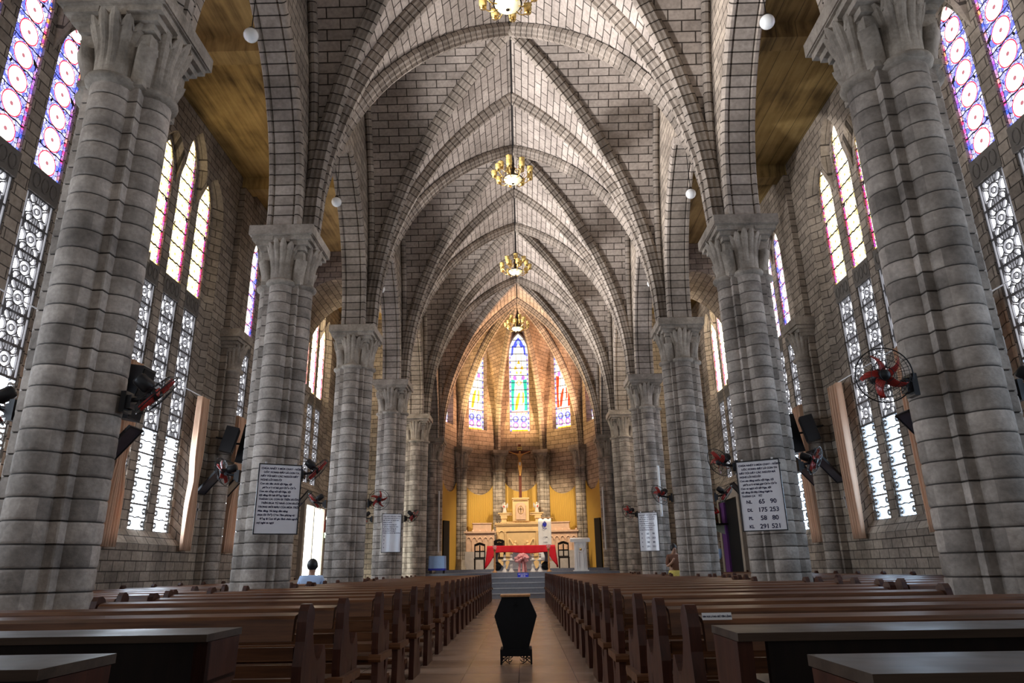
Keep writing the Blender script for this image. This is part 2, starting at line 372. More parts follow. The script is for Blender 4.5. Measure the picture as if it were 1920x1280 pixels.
GL_STR = 1.35
def mat_stained(name, style, strength=GL_STR, tint=(1.0, 0.97, 0.90)):
    # leaded glass: a chain of pale roundels, a coloured ground and a coloured border; UV in metres, u = 0 on the axis
    N = NT(name); uv = N.uv(); x, y, _ = N.xyz(uv)
    ax = N.math('ABSOLUTE', x)
    border = N.math('GREATER_THAN', ax, 0.285)
    blk = N.math('FLOOR', N.math('DIVIDE', y, 0.085))
    wn = N.n('ShaderNodeTexWhiteNoise'); wn.noise_dimensions = '2D'
    cv = N.n('ShaderNodeCombineXYZ'); N.put(cv.inputs[0], N.math('SIGN', x)); N.put(cv.inputs[1], blk); N.put(wn.inputs['Vector'], cv.outputs[0])
    cell = 0.46 if style == 'roundel' else 0.42
    fy = N.math('SUBTRACT', N.math('FRACT', N.math('DIVIDE', y, cell)), 0.5)
    dy = N.math('MULTIPLY', fy, cell)
    r = N.math('SQRT', N.math('ADD', N.math('MULTIPLY', x, x), N.math('MULTIPLY', dy, dy)))
    vor = N.n('ShaderNodeTexVoronoi'); N.put(vor.inputs['Vector'], uv); vor.inputs['Scale'].default_value = 13; vor.feature = 'F1'
    vc = N.xyz(vor.outputs['Color'])[0]
    vd = N.n('ShaderNodeTexVoronoi'); N.put(vd.inputs['Vector'], uv); vd.inputs['Scale'].default_value = 13; vd.feature = 'DISTANCE_TO_EDGE'
    if style == 'roundel':
        bcol = N.ramp(wn.outputs[0], [(0.0, (0.75, 0.03, 0.01)), (0.42, (0.04, 0.10, 0.75)), (0.75, (0.9, 0.30, 0.05)), (1.0, (0.10, 0.16, 0.9))])
        ground = N.ramp(vc, [(0.2, (0.10, 0.12, 0.75)), (0.5, (0.75, 0.72, 0.95)), (0.8, (0.25, 0.25, 0.85))])
        inside = tint; ring = (0.55, 0.02, 0.04)
    else:
        bcol = N.ramp(wn.outputs[0], [(0.0, (0.8, 0.02, 0.14)), (0.45, (0.9, 0.06, 0.2)), (0.7, (0.35, 0.10, 0.7)), (1.0, (0.85, 0.45, 0.1))])
        ground = N.ramp(vc, [(0.2, (1.0, 0.95, 0.82)), (0.6, (1.0, 0.90, 0.62)), (0.85, (0.85, 0.62, 0.2))])
        inside = tint; ring = (0.85, 0.60, 0.18)
    col = N.mix(N.math('LESS_THAN', r, 0.215), ground, ring)
    col = N.mix(N.math('LESS_THAN', r, 0.195), col, inside)
    col = N.mix(N.math('LESS_THAN', r, 0.035), col, (0.25, 0.08, 0.10) if style == 'roundel' else (0.5, 0.3, 0.08))
    col = N.mix(border, col, bcol)
    lead = N.math('LESS_THAN', N.math('ABSOLUTE', N.math('SUBTRACT', ax, 0.283)), 0.006)
    lead = N.math('MAXIMUM', lead, N.math('MULTIPLY', N.math('LESS_THAN', vd.outputs[0], 0.045), N.math('GREATER_THAN', r, 0.215)))
    wave = N.math('MULTIPLY', N.math('SINE', N.math('MULTIPLY', x, 30)), 0.008)
    bar = N.math('LESS_THAN', N.math('ABSOLUTE', N.math('SUBTRACT', N.math('FRACT', N.math('DIVIDE', N.math('ADD', y, wave), cell)), 0.02)), 0.075 if style == 'pale' else 0.035)
    lead = N.math('MAXIMUM', lead, bar)
    col = N.mix(lead, col, (0.01, 0.01, 0.015))
    st = N.math('MULTIPLY', N.math('SUBTRACT', 1.0, lead), strength)
    return N.bsdf((0.03, 0.03, 0.03), 0.25, emit=col, estr=st)
M['glass_roundel'] = mat_stained('roundel_stained_glass', 'roundel')
M['glass_pale'] = mat_stained('pale_bordered_stained_glass', 'pale')
M['glass_sunny'] = mat_stained('sunny_bordered_stained_glass', 'pale', 1.5, (1.0, 0.84, 0.52))
M['glass_bright'] = mat_stained('bright_bordered_stained_glass', 'pale', 9.0, (1.0, 0.88, 0.66))
# ================================================================== architecture
ZC = 7.10           # top of the capitals
XN = 4.20           # nave column axis
XW = 7.62           # aisle wall face
ZA = 11.70          # aisle ceiling
HB = 2.695          # half bay
A0, RISE = 3.92, 7.30
ZF = 0.95           # sanctuary platform
YP = 29.5           # platform edge
R0 = (A0 * A0 + RISE * RISE) / (2 * A0)
def Z(u): return math.sqrt(max(0.0, R0 * R0 - (A0 * u + R0 - A0) ** 2))
SARC = [0.0]; NARC = 60
for i in range(1, NARC + 1):
    u0, u1 = 1 - (i - 1) / NARC, 1 - i / NARC
    SARC.append(SARC[-1] + math.hypot(A0 / NARC, Z(u1) - Z(u0)))
def S(u):
    t = (1 - u) * NARC; i = min(int(t), NARC - 1); return SARC[i] + (SARC[i + 1] - SARC[i]) * (t - i)
# sample more densely near the springing where the arc is steep
US = [1 - (i / 18) ** 1.5 for i in range(19)]
US[-1] = 0.0

# ---- floor, platform, steps
m = MB(); m.b2((-9, -3, -0.2), (9, 34.5, 0.0)); tag(m.build('floor', M['floor']), kind='structure')
m = MB()
m.b2((-4.0, YP, 0.001), (4.0, 38.2, ZF))
m.b2((-3.9, 32.6, ZF), (3.9, 38.2, ZF + 0.13))
pl = tag(m.build('floor_platform', M['step']), 'raised blue-grey stone platform carrying the altar', 'platform', kind='structure')
for i in range(4):
    zt = ZF * (4 - i) / 5
    m = MB(); m.b2((-3.5, YP - 0.3 * (i + 1), 0.001), (3.5, YP - 0.3 * i - 0.001, zt - 0.025)); m.b2((-3.5, YP - 0.3 * (i + 1) - 0.02, zt - 0.025), (3.5, YP - 0.3 * i - 0.001, zt), 1)
    m.build('step', [M['step'], M['step_edge']], pl)

# ---- columns
DRUM = 0.195
def shaft_mesh(r, z0, z1, drum=0.195, n=18):
    prof = [(r, z0)]; z = z0
    k = round((z1 - z0) / drum); dz = (z1 - z0) / k
    for i in range(k):
        a, b = z0 + i * dz, z0 + (i + 1) * dz
        prof += [(r - 0.018, a + 0.001), (r - 0.003, a + 0.010), (r, a + 0.03), (r, b - 0.03), (r - 0.003, b - 0.010)]
    prof.append((r - 0.016, z1))
    m = MB(); m.lathe(prof, (0, 0, 0), n); return m
def core_mesh(h, z0, z1, drum=0.195):
    m = MB(); k = round((z1 - z0) / drum); dz = (z1 - z0) / k
    for i in range(k):
        a, b = z0 + i * dz, z0 + (i + 1) * dz
        rows = []
        for z, hh in ((a, h - .014), (a + .011, h), (b - .011, h), (b, h - .014)):
            rows.append([(-hh, -hh, z), (hh, -hh, z), (hh, hh, z), (-hh, hh, z)])
        m.grid(rows, None, 0, False, True)
    return m
def bell_mesh(zb, zt, r, flare, lobes=14):
    # fluted palm capital growing out of one shaft
    m = MB(); H = zt - zb
    prof = [(r * 1.0, zb), (r * 1.02, zb + .15 * H), (r * 1.06, zb + .35 * H), (r * 1.2, zb + .58 * H), (r * 1.45, zb + .78 * H), (flare * .95, zb + .92 * H), (flare, zb + H), (r * 0.9, zb + H)]
    def rf(a, i):
        k = abs(math.cos(a * lobes / 2)); amp = [0, .03, .06, .09, .12, .14, .16, 0][i]
        return 1 - amp * (1 - k) * 1.0
    def zf(a, i):
        k = abs(math.cos(a * lobes / 2))
        return (-.10 * (1 - k) + .03 * math.cos(a * 4)) if i in (5, 6) else 0
    m.lathe(prof, (0, 0, 0), lobes * 4, 0, False, None, rf, zf); return m
def ring_mesh(r, z):
    m = MB(); m.lathe([(r - .02, z - .07), (r + .02, z - .055), (r + .055, z - .03), (r + .065, z), (r + .055, z + .03), (r + .02, z + .05), (r - .02, z + .06)], n=24); return m
def make_column(sc_=1.0, z0=0.0, nshaft=(0, 1, 2, 3), ztop=ZC, label='', loc=(0, 0, 0), rz=0):
    t = thing('clustered_column', label, 'column', loc, rz)
    off, r, h = 0.270 * sc_, 0.208 * sc_, 0.300 * sc_
    zn = ztop - 1.06; nd = int((zn - z0 - .3) / DRUM); zb = zn - nd * DRUM
    base = MB()
    base.b2((-.55 * sc_, -.55 * sc_, z0 + .001), (.55 * sc_, .55 * sc_, z0 + .16))
    base.b2((-.48 * sc_, -.48 * sc_, z0 + .16), (.48 * sc_, .48 * sc_, zb))
    base.build('base', M['cap'], t)
    core_mesh(h, 0, zn - zb).build('core', M['drum'], t, (0, 0, zb))
    sm = None; bm_ = None; rg = None
    for k in nshaft:
        a = k * PI / 2; p = (off * math.cos(a), off * math.sin(a), zb)
        if sm is None:
            s = shaft_mesh(r, 0, zn - zb).build('shaft', M['drum'], t); sm = s.data
            rg_o = ring_mesh(r, zn - zb).build('neck_ring', M['cap'], s); rg = rg_o.data
            b_o = bell_mesh(zn - zb + .05, ztop - .29 - zb, r, .34 * sc_).build('leaf_bell', M['cap'], s); bm_ = b_o.data
        else:
            s = bpy.data.objects.new('shaft', sm); COL.objects.link(s); s.parent = t
            for nm, dt in (('neck_ring', rg), ('leaf_bell', bm_)):
                q = bpy.data.objects.new(nm, dt); COL.objects.link(q); q.parent = s
        s.location = p
    # capital block: core, corner blocks with curved brackets, stepped corners, face panels
    c = MB(); H = .62 * sc_
    c.grid([[(-q, -q, z), (q, -q, z), (q, q, z), (-q, q, z)] for z, q in ((zn - .03, h + .0), (zn - .02, h + .05), (zn + .05, h + .05), (zn + .06, h - .02), (ztop - .6, h - .02), (ztop - .2, h + .0))], None, 0, False, True)
    for sx in (-1, 1):
        for sy in (-1, 1):
            for i, q in enumerate((.53, .47, .41, .35)):
                zt = ztop - .19 - .08 * i
                c.b2((sx * .15 * sc_, sy * .15 * sc_, zt - .08), (sx * q * sc_, sy * q * sc_, zt))
            c.b2((sx * .17 * sc_, sy * .17 * sc_, ztop - .62), (sx * .38 * sc_, sy * .38 * sc_, ztop - .46))
            # curved bracket under the corner block
            rows = []
            for q, z in ((.38, -.62), (.37, -.70), (.34, -.82), (.32, -.94), (.31, -1.05)):
                q *= sc_; w = .13 * sc_; d = Vector((sx, sy, 0)); e = Vector((-sy, sx, 0)) * .5
                rows.append([d * q + e * w + Vector((0, 0, ztop + z)), d * q - e * w + Vector((0, 0, ztop + z)), d * (q - .12) - e * w + Vector((0, 0, ztop + z)), d * (q - .12) + e * w + Vector((0, 0, ztop + z))])
            c.grid(rows, None, 0, True, True)
    for a in range(4):
        R = Matrix.Rotation(a * PI / 2, 3, 'Z')
        c.box(R @ Vector((.33 * sc_, 0, ztop - .25)), (.38 * sc_, .30 * sc_, .12), rot=R)
    c.build('capital', M['cap'], t)
    ab = MB(); ab.b2((-.58 * sc_, -.58 * sc_, ztop - .18), (.58 * sc_, .58 * sc_, ztop)); ab.b2((-.56 * sc_, -.56 * sc_, ztop - .192), (.56 * sc_, .56 * sc_, ztop - .18))
    ab.build('abacus', M['cap'], t)
    return t
col0 = None; COLS = {}
for k in range(6):
    for s in (-1, 1):
        lb = 'grey stone clustered column on the %s of the nave, %s' % (SIDE[s], ['nearest the camera', 'second from the camera, with a large whiteboard', 'third from the camera', 'fourth from the camera, with a small whiteboard', 'fifth from the camera', 'carrying the chancel arch'][k])
        if col0 is None: col0 = make_column(label=lb, loc=(s * XN, YC[k], 0)); o = col0
        else: o = copy_tree(col0); o['label'] = lb; o.location = (s * XN, YC[k], 0)
        o['group'] = 'clustered nave columns'; COLS[(s, k)] = o

# ---- vault bays
RIBP = [(-.15, -.06), (-.15, .05), (-.115, .09), (-.095, .15), (-.06, .18), (-.048, .24), (.048, .24), (.06, .18), (.095, .15), (.115, .09), (.15, .05), (.15, -.06)]
def arch_pts(u_to_xy, us=US): return [Vector((*u_to_xy(u), ZC + Z(u))) for u in us]
def vault_bay(parent):
    for s in (-1, 1):      # nave cells: towards (s=-1) and away from the viewer, each two curved halves
        m = MB()
        for sx in (-1, 1):
            rows = []; uvs = []
            for u in US:
                ys = [HB * (u + (1 - u) * q / 5) * s for q in range(6)]
                rows.append([(sx * A0 * u, y, ZC + Z(u) + .02) for y in ys]); uvs.append([(y + sx * .1, S(u)) for y in ys])
            m.grid(rows, uvs)
        m.build('nave_web', M['vault'], parent, recalc=False)
    for s in (-1, 1):      # lateral cells
        m = MB()
        for sy in (-1, 1):
            rows = []; uvs = []
            for u in US:
                xs = [A0 * (u + (1 - u) * q / 5) * s for q in range(6)]
                rows.append([(x, sy * HB * u, ZC + Z(u) + .02) for x in xs]); uvs.append([(x + sy * .1, S(u)) for x in xs])
            m.grid(rows, uvs)
        m.build('side_web', M['vault'], parent, recalc=False)
    for s in (-1, 1):
        m = MB()
        for q in (-1, 1):
            pts = arch_pts(lambda u: (q * A0 * u, q * s * HB * u))
            lat = Vector((-s * HB, A0, 0)).normalized()
            m.sweep(pts, lat, (0, 0, ZC), RIBP)
        m.build('diagonal_rib', M['rib'], parent)
    for s in (-1, 1):      # wall rib, in the plane of the arcade wall
        m = MB()
        for q in (-1, 1):
            m.sweep([Vector((s * (A0 - .05), q * HB * u, ZC + Z(u))) for u in US], Vector((1, 0, 0)), (s * A0, 0, ZC), [(-.08, -.02), (-.08, .08), (-.03, .12), (.03, .12), (.08, .08), (.08, -.02)])
        m.build('wall_rib', M['rib'], parent)
    m = MB(); m.tube([(0, -HB, ZC + Z(0) - .01), (0, HB, ZC + Z(0) - .01)], .022, 6); m.build('ridge_joint', M['lead'], parent)
    m = MB(); m.lathe([(0.02, ZC + RISE - .30), (.10, ZC + RISE - .30), (.14, ZC + RISE - .24), (.14, ZC + RISE - .1)], n=16); m.build('boss', M['cap'], parent)
def transverse(parent, y, w=1.0):
    m = MB(); pr = [(a * w, b) for a, b in RIBP]
    for q in (-1, 1):
        m.sweep([Vector((q * A0 * u, y, ZC + Z(u))) for u in US], Vector((0, 1, 0)), (0, y, ZC), pr)
    return m.build('transverse_rib', M['rib'], parent)
bay0 = None
for i in range(6):
    yc = YC[0] - 2.695 + 5.39 * i
    if bay0 is None:
        b = thing('ceiling_vault', None, None, (0, yc, 0), kind='structure'); vault_bay(b); transverse(b, HB); bay0 = b
    else:
        b = copy_tree(bay0); b.location = (0, yc, 0)
# chancel arch: a heavier order behind the last transverse rib
m = MB()
for q in (-1, 1):
    m.sweep([Vector((q * A0 * u, 33.65, ZC + Z(u))) for u in US], Vector((0, 1, 0)), (0, 33.65, ZC), [(-.3, -.25), (-.3, .02), (-.2, .06), (.2, .06), (.3, .02), (.3, -.25)])
tag(m.build('trim_chancel_arch', M['rib']), kind='structure')

# ---- arcade walls between nave and aisles, one bay each
AB = 2.20           # clear half span between abaci
AR = 3.75
AR0 = (AB * AB + AR * AR) / (2 * AB)
def za(y):
    y = abs(y)
    return ZC + (math.sqrt(max(0, AR0 ** 2 - (y + AR0 - AB) ** 2)) if y < AB else 0)
def arcade_bay(s, yc):
    root = thing('wall_arcade_' + SIDE[s], None, None, (0, yc, 0), kind='structure')
    m = MB(); x0, x1 = s * 3.96, s * 4.42
    ys = [AB * math.sin(PI / 2 * i / 16) for i in range(17)] + [HB]
    ys = [-y for y in reversed(ys)] + ys[1:]
    zt = 14.6
    for x in (x0, x1):
        for a, b in zip(ys[:-1], ys[1:]):
            q = [(x, a, za(a)), (x, b, za(b)), (x, b, zt), (x, a, zt)]
            m.poly(q, [(p[1], p[2]) for p in q])
    for a, b in zip(ys[:-1], ys[1:]):
        q = [(x0, a, za(a)), (x1, a, za(a)), (x1, b, za(b)), (x0, b, za(b))]
        m.poly(q, [(p[0], p[1]) for p in q])
    m.build('wall_face', M['wall'], root)
    # moulded arch ring: broad flat soffit between two rolls
    m = MB()
    pr = [(-.30, -.10), (-.30, .04), (-.27, .08), (-.22, .08), (-.19, .03), (-.17, .06), (.17, .06), (.19, .03), (.22, .08), (.27, .08), (.30, .04), (.30, -.10)]
    yy = [AB * math.sin(PI / 2 * i / 16) for i in range(17)]
    for q in (-1, 1):
        m.sweep([Vector((s * 4.19, q * y, za(y))) for y in reversed(yy)], Vector((1, 0, 0)), (s * 4.19, 0, ZC), pr)
    m.build('arch_moulding', M['rib'], root)
    return root
arc = {}
for i in range(6):
    for s in (-1, 1):
        yc = YC[0] - 2.695 + 5.39 * i
        if s not in arc: arc[s] = arcade_bay(s, yc)
        else: o = copy_tree(arc[s]); o.location = (0, yc, 0)

# ---- aisle ceilings and beams
for s in (-1, 1):
    m = MB(); m.b2((s * 4.42, -2, ZA), (s * 8.4, 29.1, ZA + .25)); tag(m.build('ceiling_aisle_' + SIDE[s], M['ceiling_' + SIDE[s]]), kind='structure')
    for k in range(4):
        m = MB(); m.b2((s * 4.42, YC[k] - .2, ZA - .38), (s * XW, YC[k] + .2, ZA)); tag(m.build('ceiling_beam', M['ceiling_' + SIDE[s]]), kind='structure')
    # barrel arch crossing the aisle at the fourth column
    m = MB(); yb0, yb1 = YC[3] - .75, YC[3] + 1.6
    xc, rx, z_s, rz_ = 6.05, 1.76, 8.3, 2.35
    AN = [PI * i / 20 for i in range(21)]
    P = [(s * (xc + rx * math.cos(a)), z_s + rz_ * math.sin(a)) for a in AN]
    L = 0; Ls = [0]
    for i in range(1, 21): L += math.hypot(P[i][0] - P[i - 1][0], P[i][1] - P[i - 1][1]); Ls.append(L)
    for i in range(20):
        a, b = P[i], P[i + 1]
        q = [(a[0], yb0, a[1]), (a[0], yb1, a[1]), (b[0], yb1, b[1]), (b[0], yb0, b[1])]
        m.poly(q, [(yb0, Ls[i]), (yb1, Ls[i]), (yb1, Ls[i + 1]), (yb0, Ls[i + 1])], smooth=True)
        for y in (yb0, yb1):
            q = [(a[0], y, a[1]), (b[0], y, b[1]), (b[0], y, ZA), (a[0], y, ZA)]; m.poly(q, [(p[0], p[2]) for p in q])
    root = tag(m.build('wall_barrel_arch_' + SIDE[s], M['wall'], recalc=False), kind='structure')

# ---- aisle walls with triple lancets over triple lattice lights
WH = 0.34; OFFS = (-0.99, 0.0, 0.99); ZS, ZL, ZG = 1.97, 7.08, 7.53
HEADS = {0: (10.36, 11.26), 1: (9.68, 10.58)}     # spring, apex
def head_pts(i, w):                                # half outline of a lancet head, from the springing to the apex
    zs_, zt_ = HEADS[0] if i == 1 else HEADS[1]
    r = zt_ - zs_; R = (w * w + r * r) / (2 * w)
    return [(w * (1 - q / 6), zs_ + math.sqrt(max(0, R * R - (w * (1 - q / 6) + R - w) ** 2))) for q in range(7)]
def arch_z(y, c, w, zs_, zt_):
    d = abs(y - c)
    if d >= w: return None
    r = zt_ - zs_; R = (w * w + r * r) / (2 * w); return zs_ + math.sqrt(max(0, R * R - (d + R - w) ** 2))
def top_z(y, e):                                   # outline of the stepped recess, e = how far it spreads
    c = [arch_z(y, 0, WH + .10 + e * .3, HEADS[0][0], HEADS[0][1] + .14 + e * .15)]
    for q in (-1, 1): c.append(arch_z(y, q * (0.99 + e * .25), WH + .10 + e * .75, HEADS[1][0], HEADS[1][1] + .14 + e * .15))
    c = [v for v in c if v is not None]
    return max(c) if c else HEADS[1][0]
DEEP, SPL = .20, .24
def wall_bay(s, yc, door=None, ext=0.0, ext0=0.0):
    root = thing('wall_aisle_' + SIDE[s], None, None, (0, yc, 0), kind='structure')
    m = MB(); xi, xd, xg = s * XW, s * (XW + DEEP), s * (XW + DEEP + .10)
    H0, H1 = -HB - ext0, HB + ext
    W1, W0 = 0.99 + WH + .10 + SPL, 0.99 + WH + .10
    zsill = ZS if not door else 4.2
    def quad(x, a, b, za_, zb_, z1a, z1b): m.poly([(x, a, za_), (x, b, zb_), (x, b, z1b), (x, a, z1a)], [(a, za_), (b, zb_), (b, z1b), (a, z1a)])
    quad(xi, H0, -W1, 0, 0, ZA, ZA); quad(xi, W1, H1, 0, 0, ZA, ZA); quad(xi, -W1, W1, 0, 0, zsill - .28, zsill - .28)
    T = sorted(set([q / 30 for q in range(-30, 31)] + [sg * (o + e * WH) / W0 for o in OFFS for e in (-1, 1) for sg in (1,)]))
    F = [(t * W1, top_z(t * W1 * .9999, SPL)) for t in T]; G = [(t * W0, top_z(t * W0 * .9999, 0)) for t in T]
    F[0] = (F[0][0], HEADS[1][0]); F[-1] = (F[-1][0], HEADS[1][0]); G[0] = (G[0][0], HEADS[1][0]); G[-1] = (G[-1][0], HEADS[1][0])
    for (a, b), (c, d) in zip(zip(F[:-1], F[1:]), zip(G[:-1], G[1:])):
        quad(xi, a[0], b[0], a[1], b[1], ZA, ZA)
        m.poly([(xi, *a), (xi, *b), (xd, *d), (xd, *c)], [(0, a[0] + a[1]), (0, b[0] + b[1]), (.35, b[0] + b[1]), (.35, a[0] + a[1])])
        mid = (c[0] + d[0]) / 2; io = [i for i, o in enumerate(OFFS) if abs(mid - o) < WH]
        if not io: quad(xd, c[0], d[0], zsill, zsill, c[1], d[1])
        else:
            o = OFFS[io[0]]; hz = HEADS[0] if io[0] == 1 else HEADS[1]
            z0_, z1_ = [arch_z(max(o - WH * .999, min(o + WH * .999, q)), o, WH, *hz) for q in (c[0], d[0])]
            quad(xd, c[0], d[0], z0_, z1_, max(c[1], z0_), max(d[1], z1_))
    for q in (-1, 1):
        m.poly([(xi, q * W1, zsill - .28), (xd, q * W0, zsill), (xd, q * W0, HEADS[1][0]), (xi, q * W1, HEADS[1][0])], [(0, zsill), (.35, zsill), (.35, HEADS[1][0]), (0, HEADS[1][0])])
    m.poly([(xi, -W1, zsill - .28), (xi, W1, zsill - .28), (xd, W0, zsill), (xd, -W0, zsill)], [(-W1, 0), (W1, 0), (W0, .35), (-W0, .35)])
    for i, o in enumerate(OFFS):                     # reveals of the single lights
        h = [(w * WH, z) for w, z in head_pts(i, 1.0)]
        ring = [(o - WH, zsill), (o + WH, zsill)] + [(o + a, b) for a, b in h] + [(o - a, b) for a, b in reversed(h[:-1])]
        ring.append(ring[0])
        for a, b in zip(ring[:-1], ring[1:]):
            m.poly([(xd, *a), (xd, *b), (xg, *b), (xg, *a)], [(0, a[1] + a[0]), (0, b[1] + b[0]), (.1, b[1] + b[0]), (.1, a[1] + a[0])])
    m.build('wall_face', M['wall'], root, recalc=False)
    for i, o in enumerate(OFFS):
        b = MB(); b.b2((s * (XW + DEEP - .01), o - WH - .02, ZL), (s * (XW + DEEP + .09), o + WH + .02, ZG))
        for q in (-1, 0, 1):
            b.tube([(s * (XW + DEEP - .012), o + q * .21 + .08 * math.cos(t), (ZL + ZG) / 2 + .13 * math.sin(t)) for t in [2 * PI * k / 12 for k in range(12)]], .018, 5, closed=True)
        b.build('carved_band', M['dark_stone'], root)
    return root
# lattice for one light, in local (y,z), facing -x side (both sides built)
def ribbon(m, pts, w, d, closed=False):
    n = len(pts); rows = []
    for i, p in enumerate(pts):
        p = Vector(p)
        q0 = Vector(pts[(i - 1) % n] if closed or i else pts[0]); q1 = Vector(pts[(i + 1) % n] if closed or i < n - 1 else pts[-1])
        t = (q1 - q0).normalized(); nn = Vector((-t.y, t.x)) * w / 2
        a, b = p + nn, p - nn
        rows.append([(d / 2, a.x, a.y), (d / 2, b.x, b.y), (-d / 2, b.x, b.y), (-d / 2, a.x, a.y)])
    if closed: rows.append(rows[0])
    m.grid(rows, None, 0, False, True)
def circ(cx, cy, r, n=12, a0=0, a1=2 * PI): return [(cx + r * math.cos(a0 + (a1 - a0) * i / n), cy + r * math.sin(a0 + (a1 - a0) * i / n)) for i in range(n if abs(a1 - a0 - 2 * PI) < 1e-6 else n + 1)]
def lattice_mesh(z0, z1, rich):
    m = MB(); H = z1 - z0; nt = max(1, round(H / .50)); th = H / nt; D = .04
    for e in (-1, 1):
        ribbon(m, [(e * .325, 0), (e * .325, H)], .022, D)
        if rich: ribbon(m, [(e * .262, 0), (e * .262, H)], .015, D)
    for k in range(nt + 1): ribbon(m, [(-WH, k * th), (WH, k * th)], .04, D)
    for k in range(nt):
        cy = (k + .5) * th
        if rich:
            ribbon(m, circ(0, cy, .055, 10), .02, D, True); ribbon(m, circ(0, cy, .125, 14), .018, D, True)
            for sx in (-1, 1):
                ribbon(m, circ(sx * .22, cy, .10, 10, PI / 2 if sx > 0 else -PI / 2, 3 * PI / 2 if sx > 0 else PI / 2), .018, D)
                for sy in (-1, 1):
                    ribbon(m, circ(sx * .135, cy + sy * .19, .085, 10), .018, D, True)
                    ribbon(m, [(sx * .20, cy + sy * .30), (sx * .24, cy + sy * .24), (sx * .24, cy + sy * .12)], .015, D)
            for sy in (-1, 1):
                ribbon(m, circ(0, cy + sy * th / 2, .13, 10, PI if sy > 0 else 0, 2 * PI if sy > 0 else PI), .018, D)
                ribbon(m, [(0, cy + sy * .125), (0, cy + sy * th / 2)], .016, D)
        else:
            for q in range(2):
                zz = (k + q * .5) * th
                if q: ribbon(m, [(x_ * WH / 4, zz + .012 * math.sin(x_ * 1.9)) for x_ in range(-4, 5)], .028, D)
                for sx in (-1, 1):
                    ribbon(m, circ(sx * .235, zz + th * .25, .06, 8), .024, D, True)
                    ribbon(m, [(sx * .325, zz + th * .12), (sx * .17, zz + th * .25), (sx * .325, zz + th * .38)], .02, D)
    return m
LAT_HI = LAT_LO = None; PANES = {}
def pane_mesh(i, z0, z1, arched):
    m = MB()
    if not arched: pts = [(-WH, z0), (WH, z0), (WH, z1), (-WH, z1)]
    else:
        h = [(w * WH, z) for w, z in head_pts(i, 1.0)]
        pts = [(-WH, z0), (WH, z0)] + h + [(-a, b) for a, b in reversed(h[:-1])]
    m.poly([(0, a, b) for a, b in pts], [(a, b - z0) for a, b in pts]); return m
ZMID = 4.05
def share(name, key, fn, mat, parent, loc):
    if key not in PANES: o = fn().build(name, mat, parent, recalc=False); PANES[key] = o.data
    else: o = bpy.data.objects.new(name, PANES[key]); COL.objects.link(o); o.parent = parent
    o.location = loc; return o
WN = 0
def window(s, yc, glass, zlow=ZS):
    global WN; WN += 1
    w = thing('window_%d' % WN, None, None, (s * (XW + DEEP + .05), yc, 0), kind='structure')
    for i, o in enumerate(OFFS):
        share('stained_glass', ('g', i == 1, glass), lambda: pane_mesh(i, ZG, None, True), M[glass], w, (0, o, 0))
        share('lattice', ('hi', 0), lambda: lattice_mesh(ZMID, ZL, True), M['lattice_pale'], w, (0, o, ZMID))
        share('daylight_pane', ('ph', 0), lambda: pane_mesh(i, ZMID, ZL, False), M['day_high'], w, (s * .05, o, 0))
        if zlow < ZMID:
            share('open_lattice', ('lo', 0), lambda: lattice_mesh(ZS, ZMID, False), M['lattice'], w, (0, o, ZS))
            share('daylight_pane', ('pl', s), lambda: pane_mesh(i, ZS, ZMID, False), M['day_low_left' if s < 0 else 'day_low'], w, (s * .05, o, 0))
    return w
for i in range(5):
    yc = YC[0] - 2.695 + 5.39 * i
    for s in (-1, 1):
        low = i != 4
        wall_bay(s, yc, door=None if low else 1, ext=.0 if i < 4 else 1.2, ext0=0 if i else 3.0)
        window(s, yc, 'glass_bright' if i == 4 else 'glass_roundel' if i in (1, 3) else 'glass_sunny' if s < 0 else 'glass_pale', ZS if low else 9)
# doorways in the fifth bay
for s in (-1, 1):
    yd = 25.75
    d = thing('door_%d' % (1 if s < 0 else 2), None, None, (s * XW, yd, 0), kind='structure')
    fm = MB()
    for e in (-1, 1): fm.b2((-s * .14, e * 1.25 - .12, 0.001), (-s * .001, e * 1.25 + .12, 3.35))
    fm.b2((-s * .14, -1.37, 3.351), (-s * .001, 1.37, 3.6)); fm.build('stone_surround', M['plaster'], d)
    p = MB()
    if s < 0:
        p.b2((s * -.04, -1.12, 0.001), (s * -.02, 1.12, 3.34)); p.build('daylit_opening', M['day_door'], d)
        b = MB(); b.b2((s * -.09, -.05, .002), (s * -.045, .05, 3.33)); b.build('door_post', M['plaster'], d)
        lf = MB()
        for q in range(9): lf.b2((s * -.075, .1, .25 + q * .33), (s * -.045, 1.1, .262 + q * .33))
        lf.build('louvred_leaf', M['white'], d)
    else:
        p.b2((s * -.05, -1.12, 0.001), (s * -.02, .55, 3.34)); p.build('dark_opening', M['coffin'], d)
        p = MB(); p.b2((s * -.12, .56, 0.02), (s * -.02, 1.1, 3.3)); p.build('purple_drape', M['purple'], d)

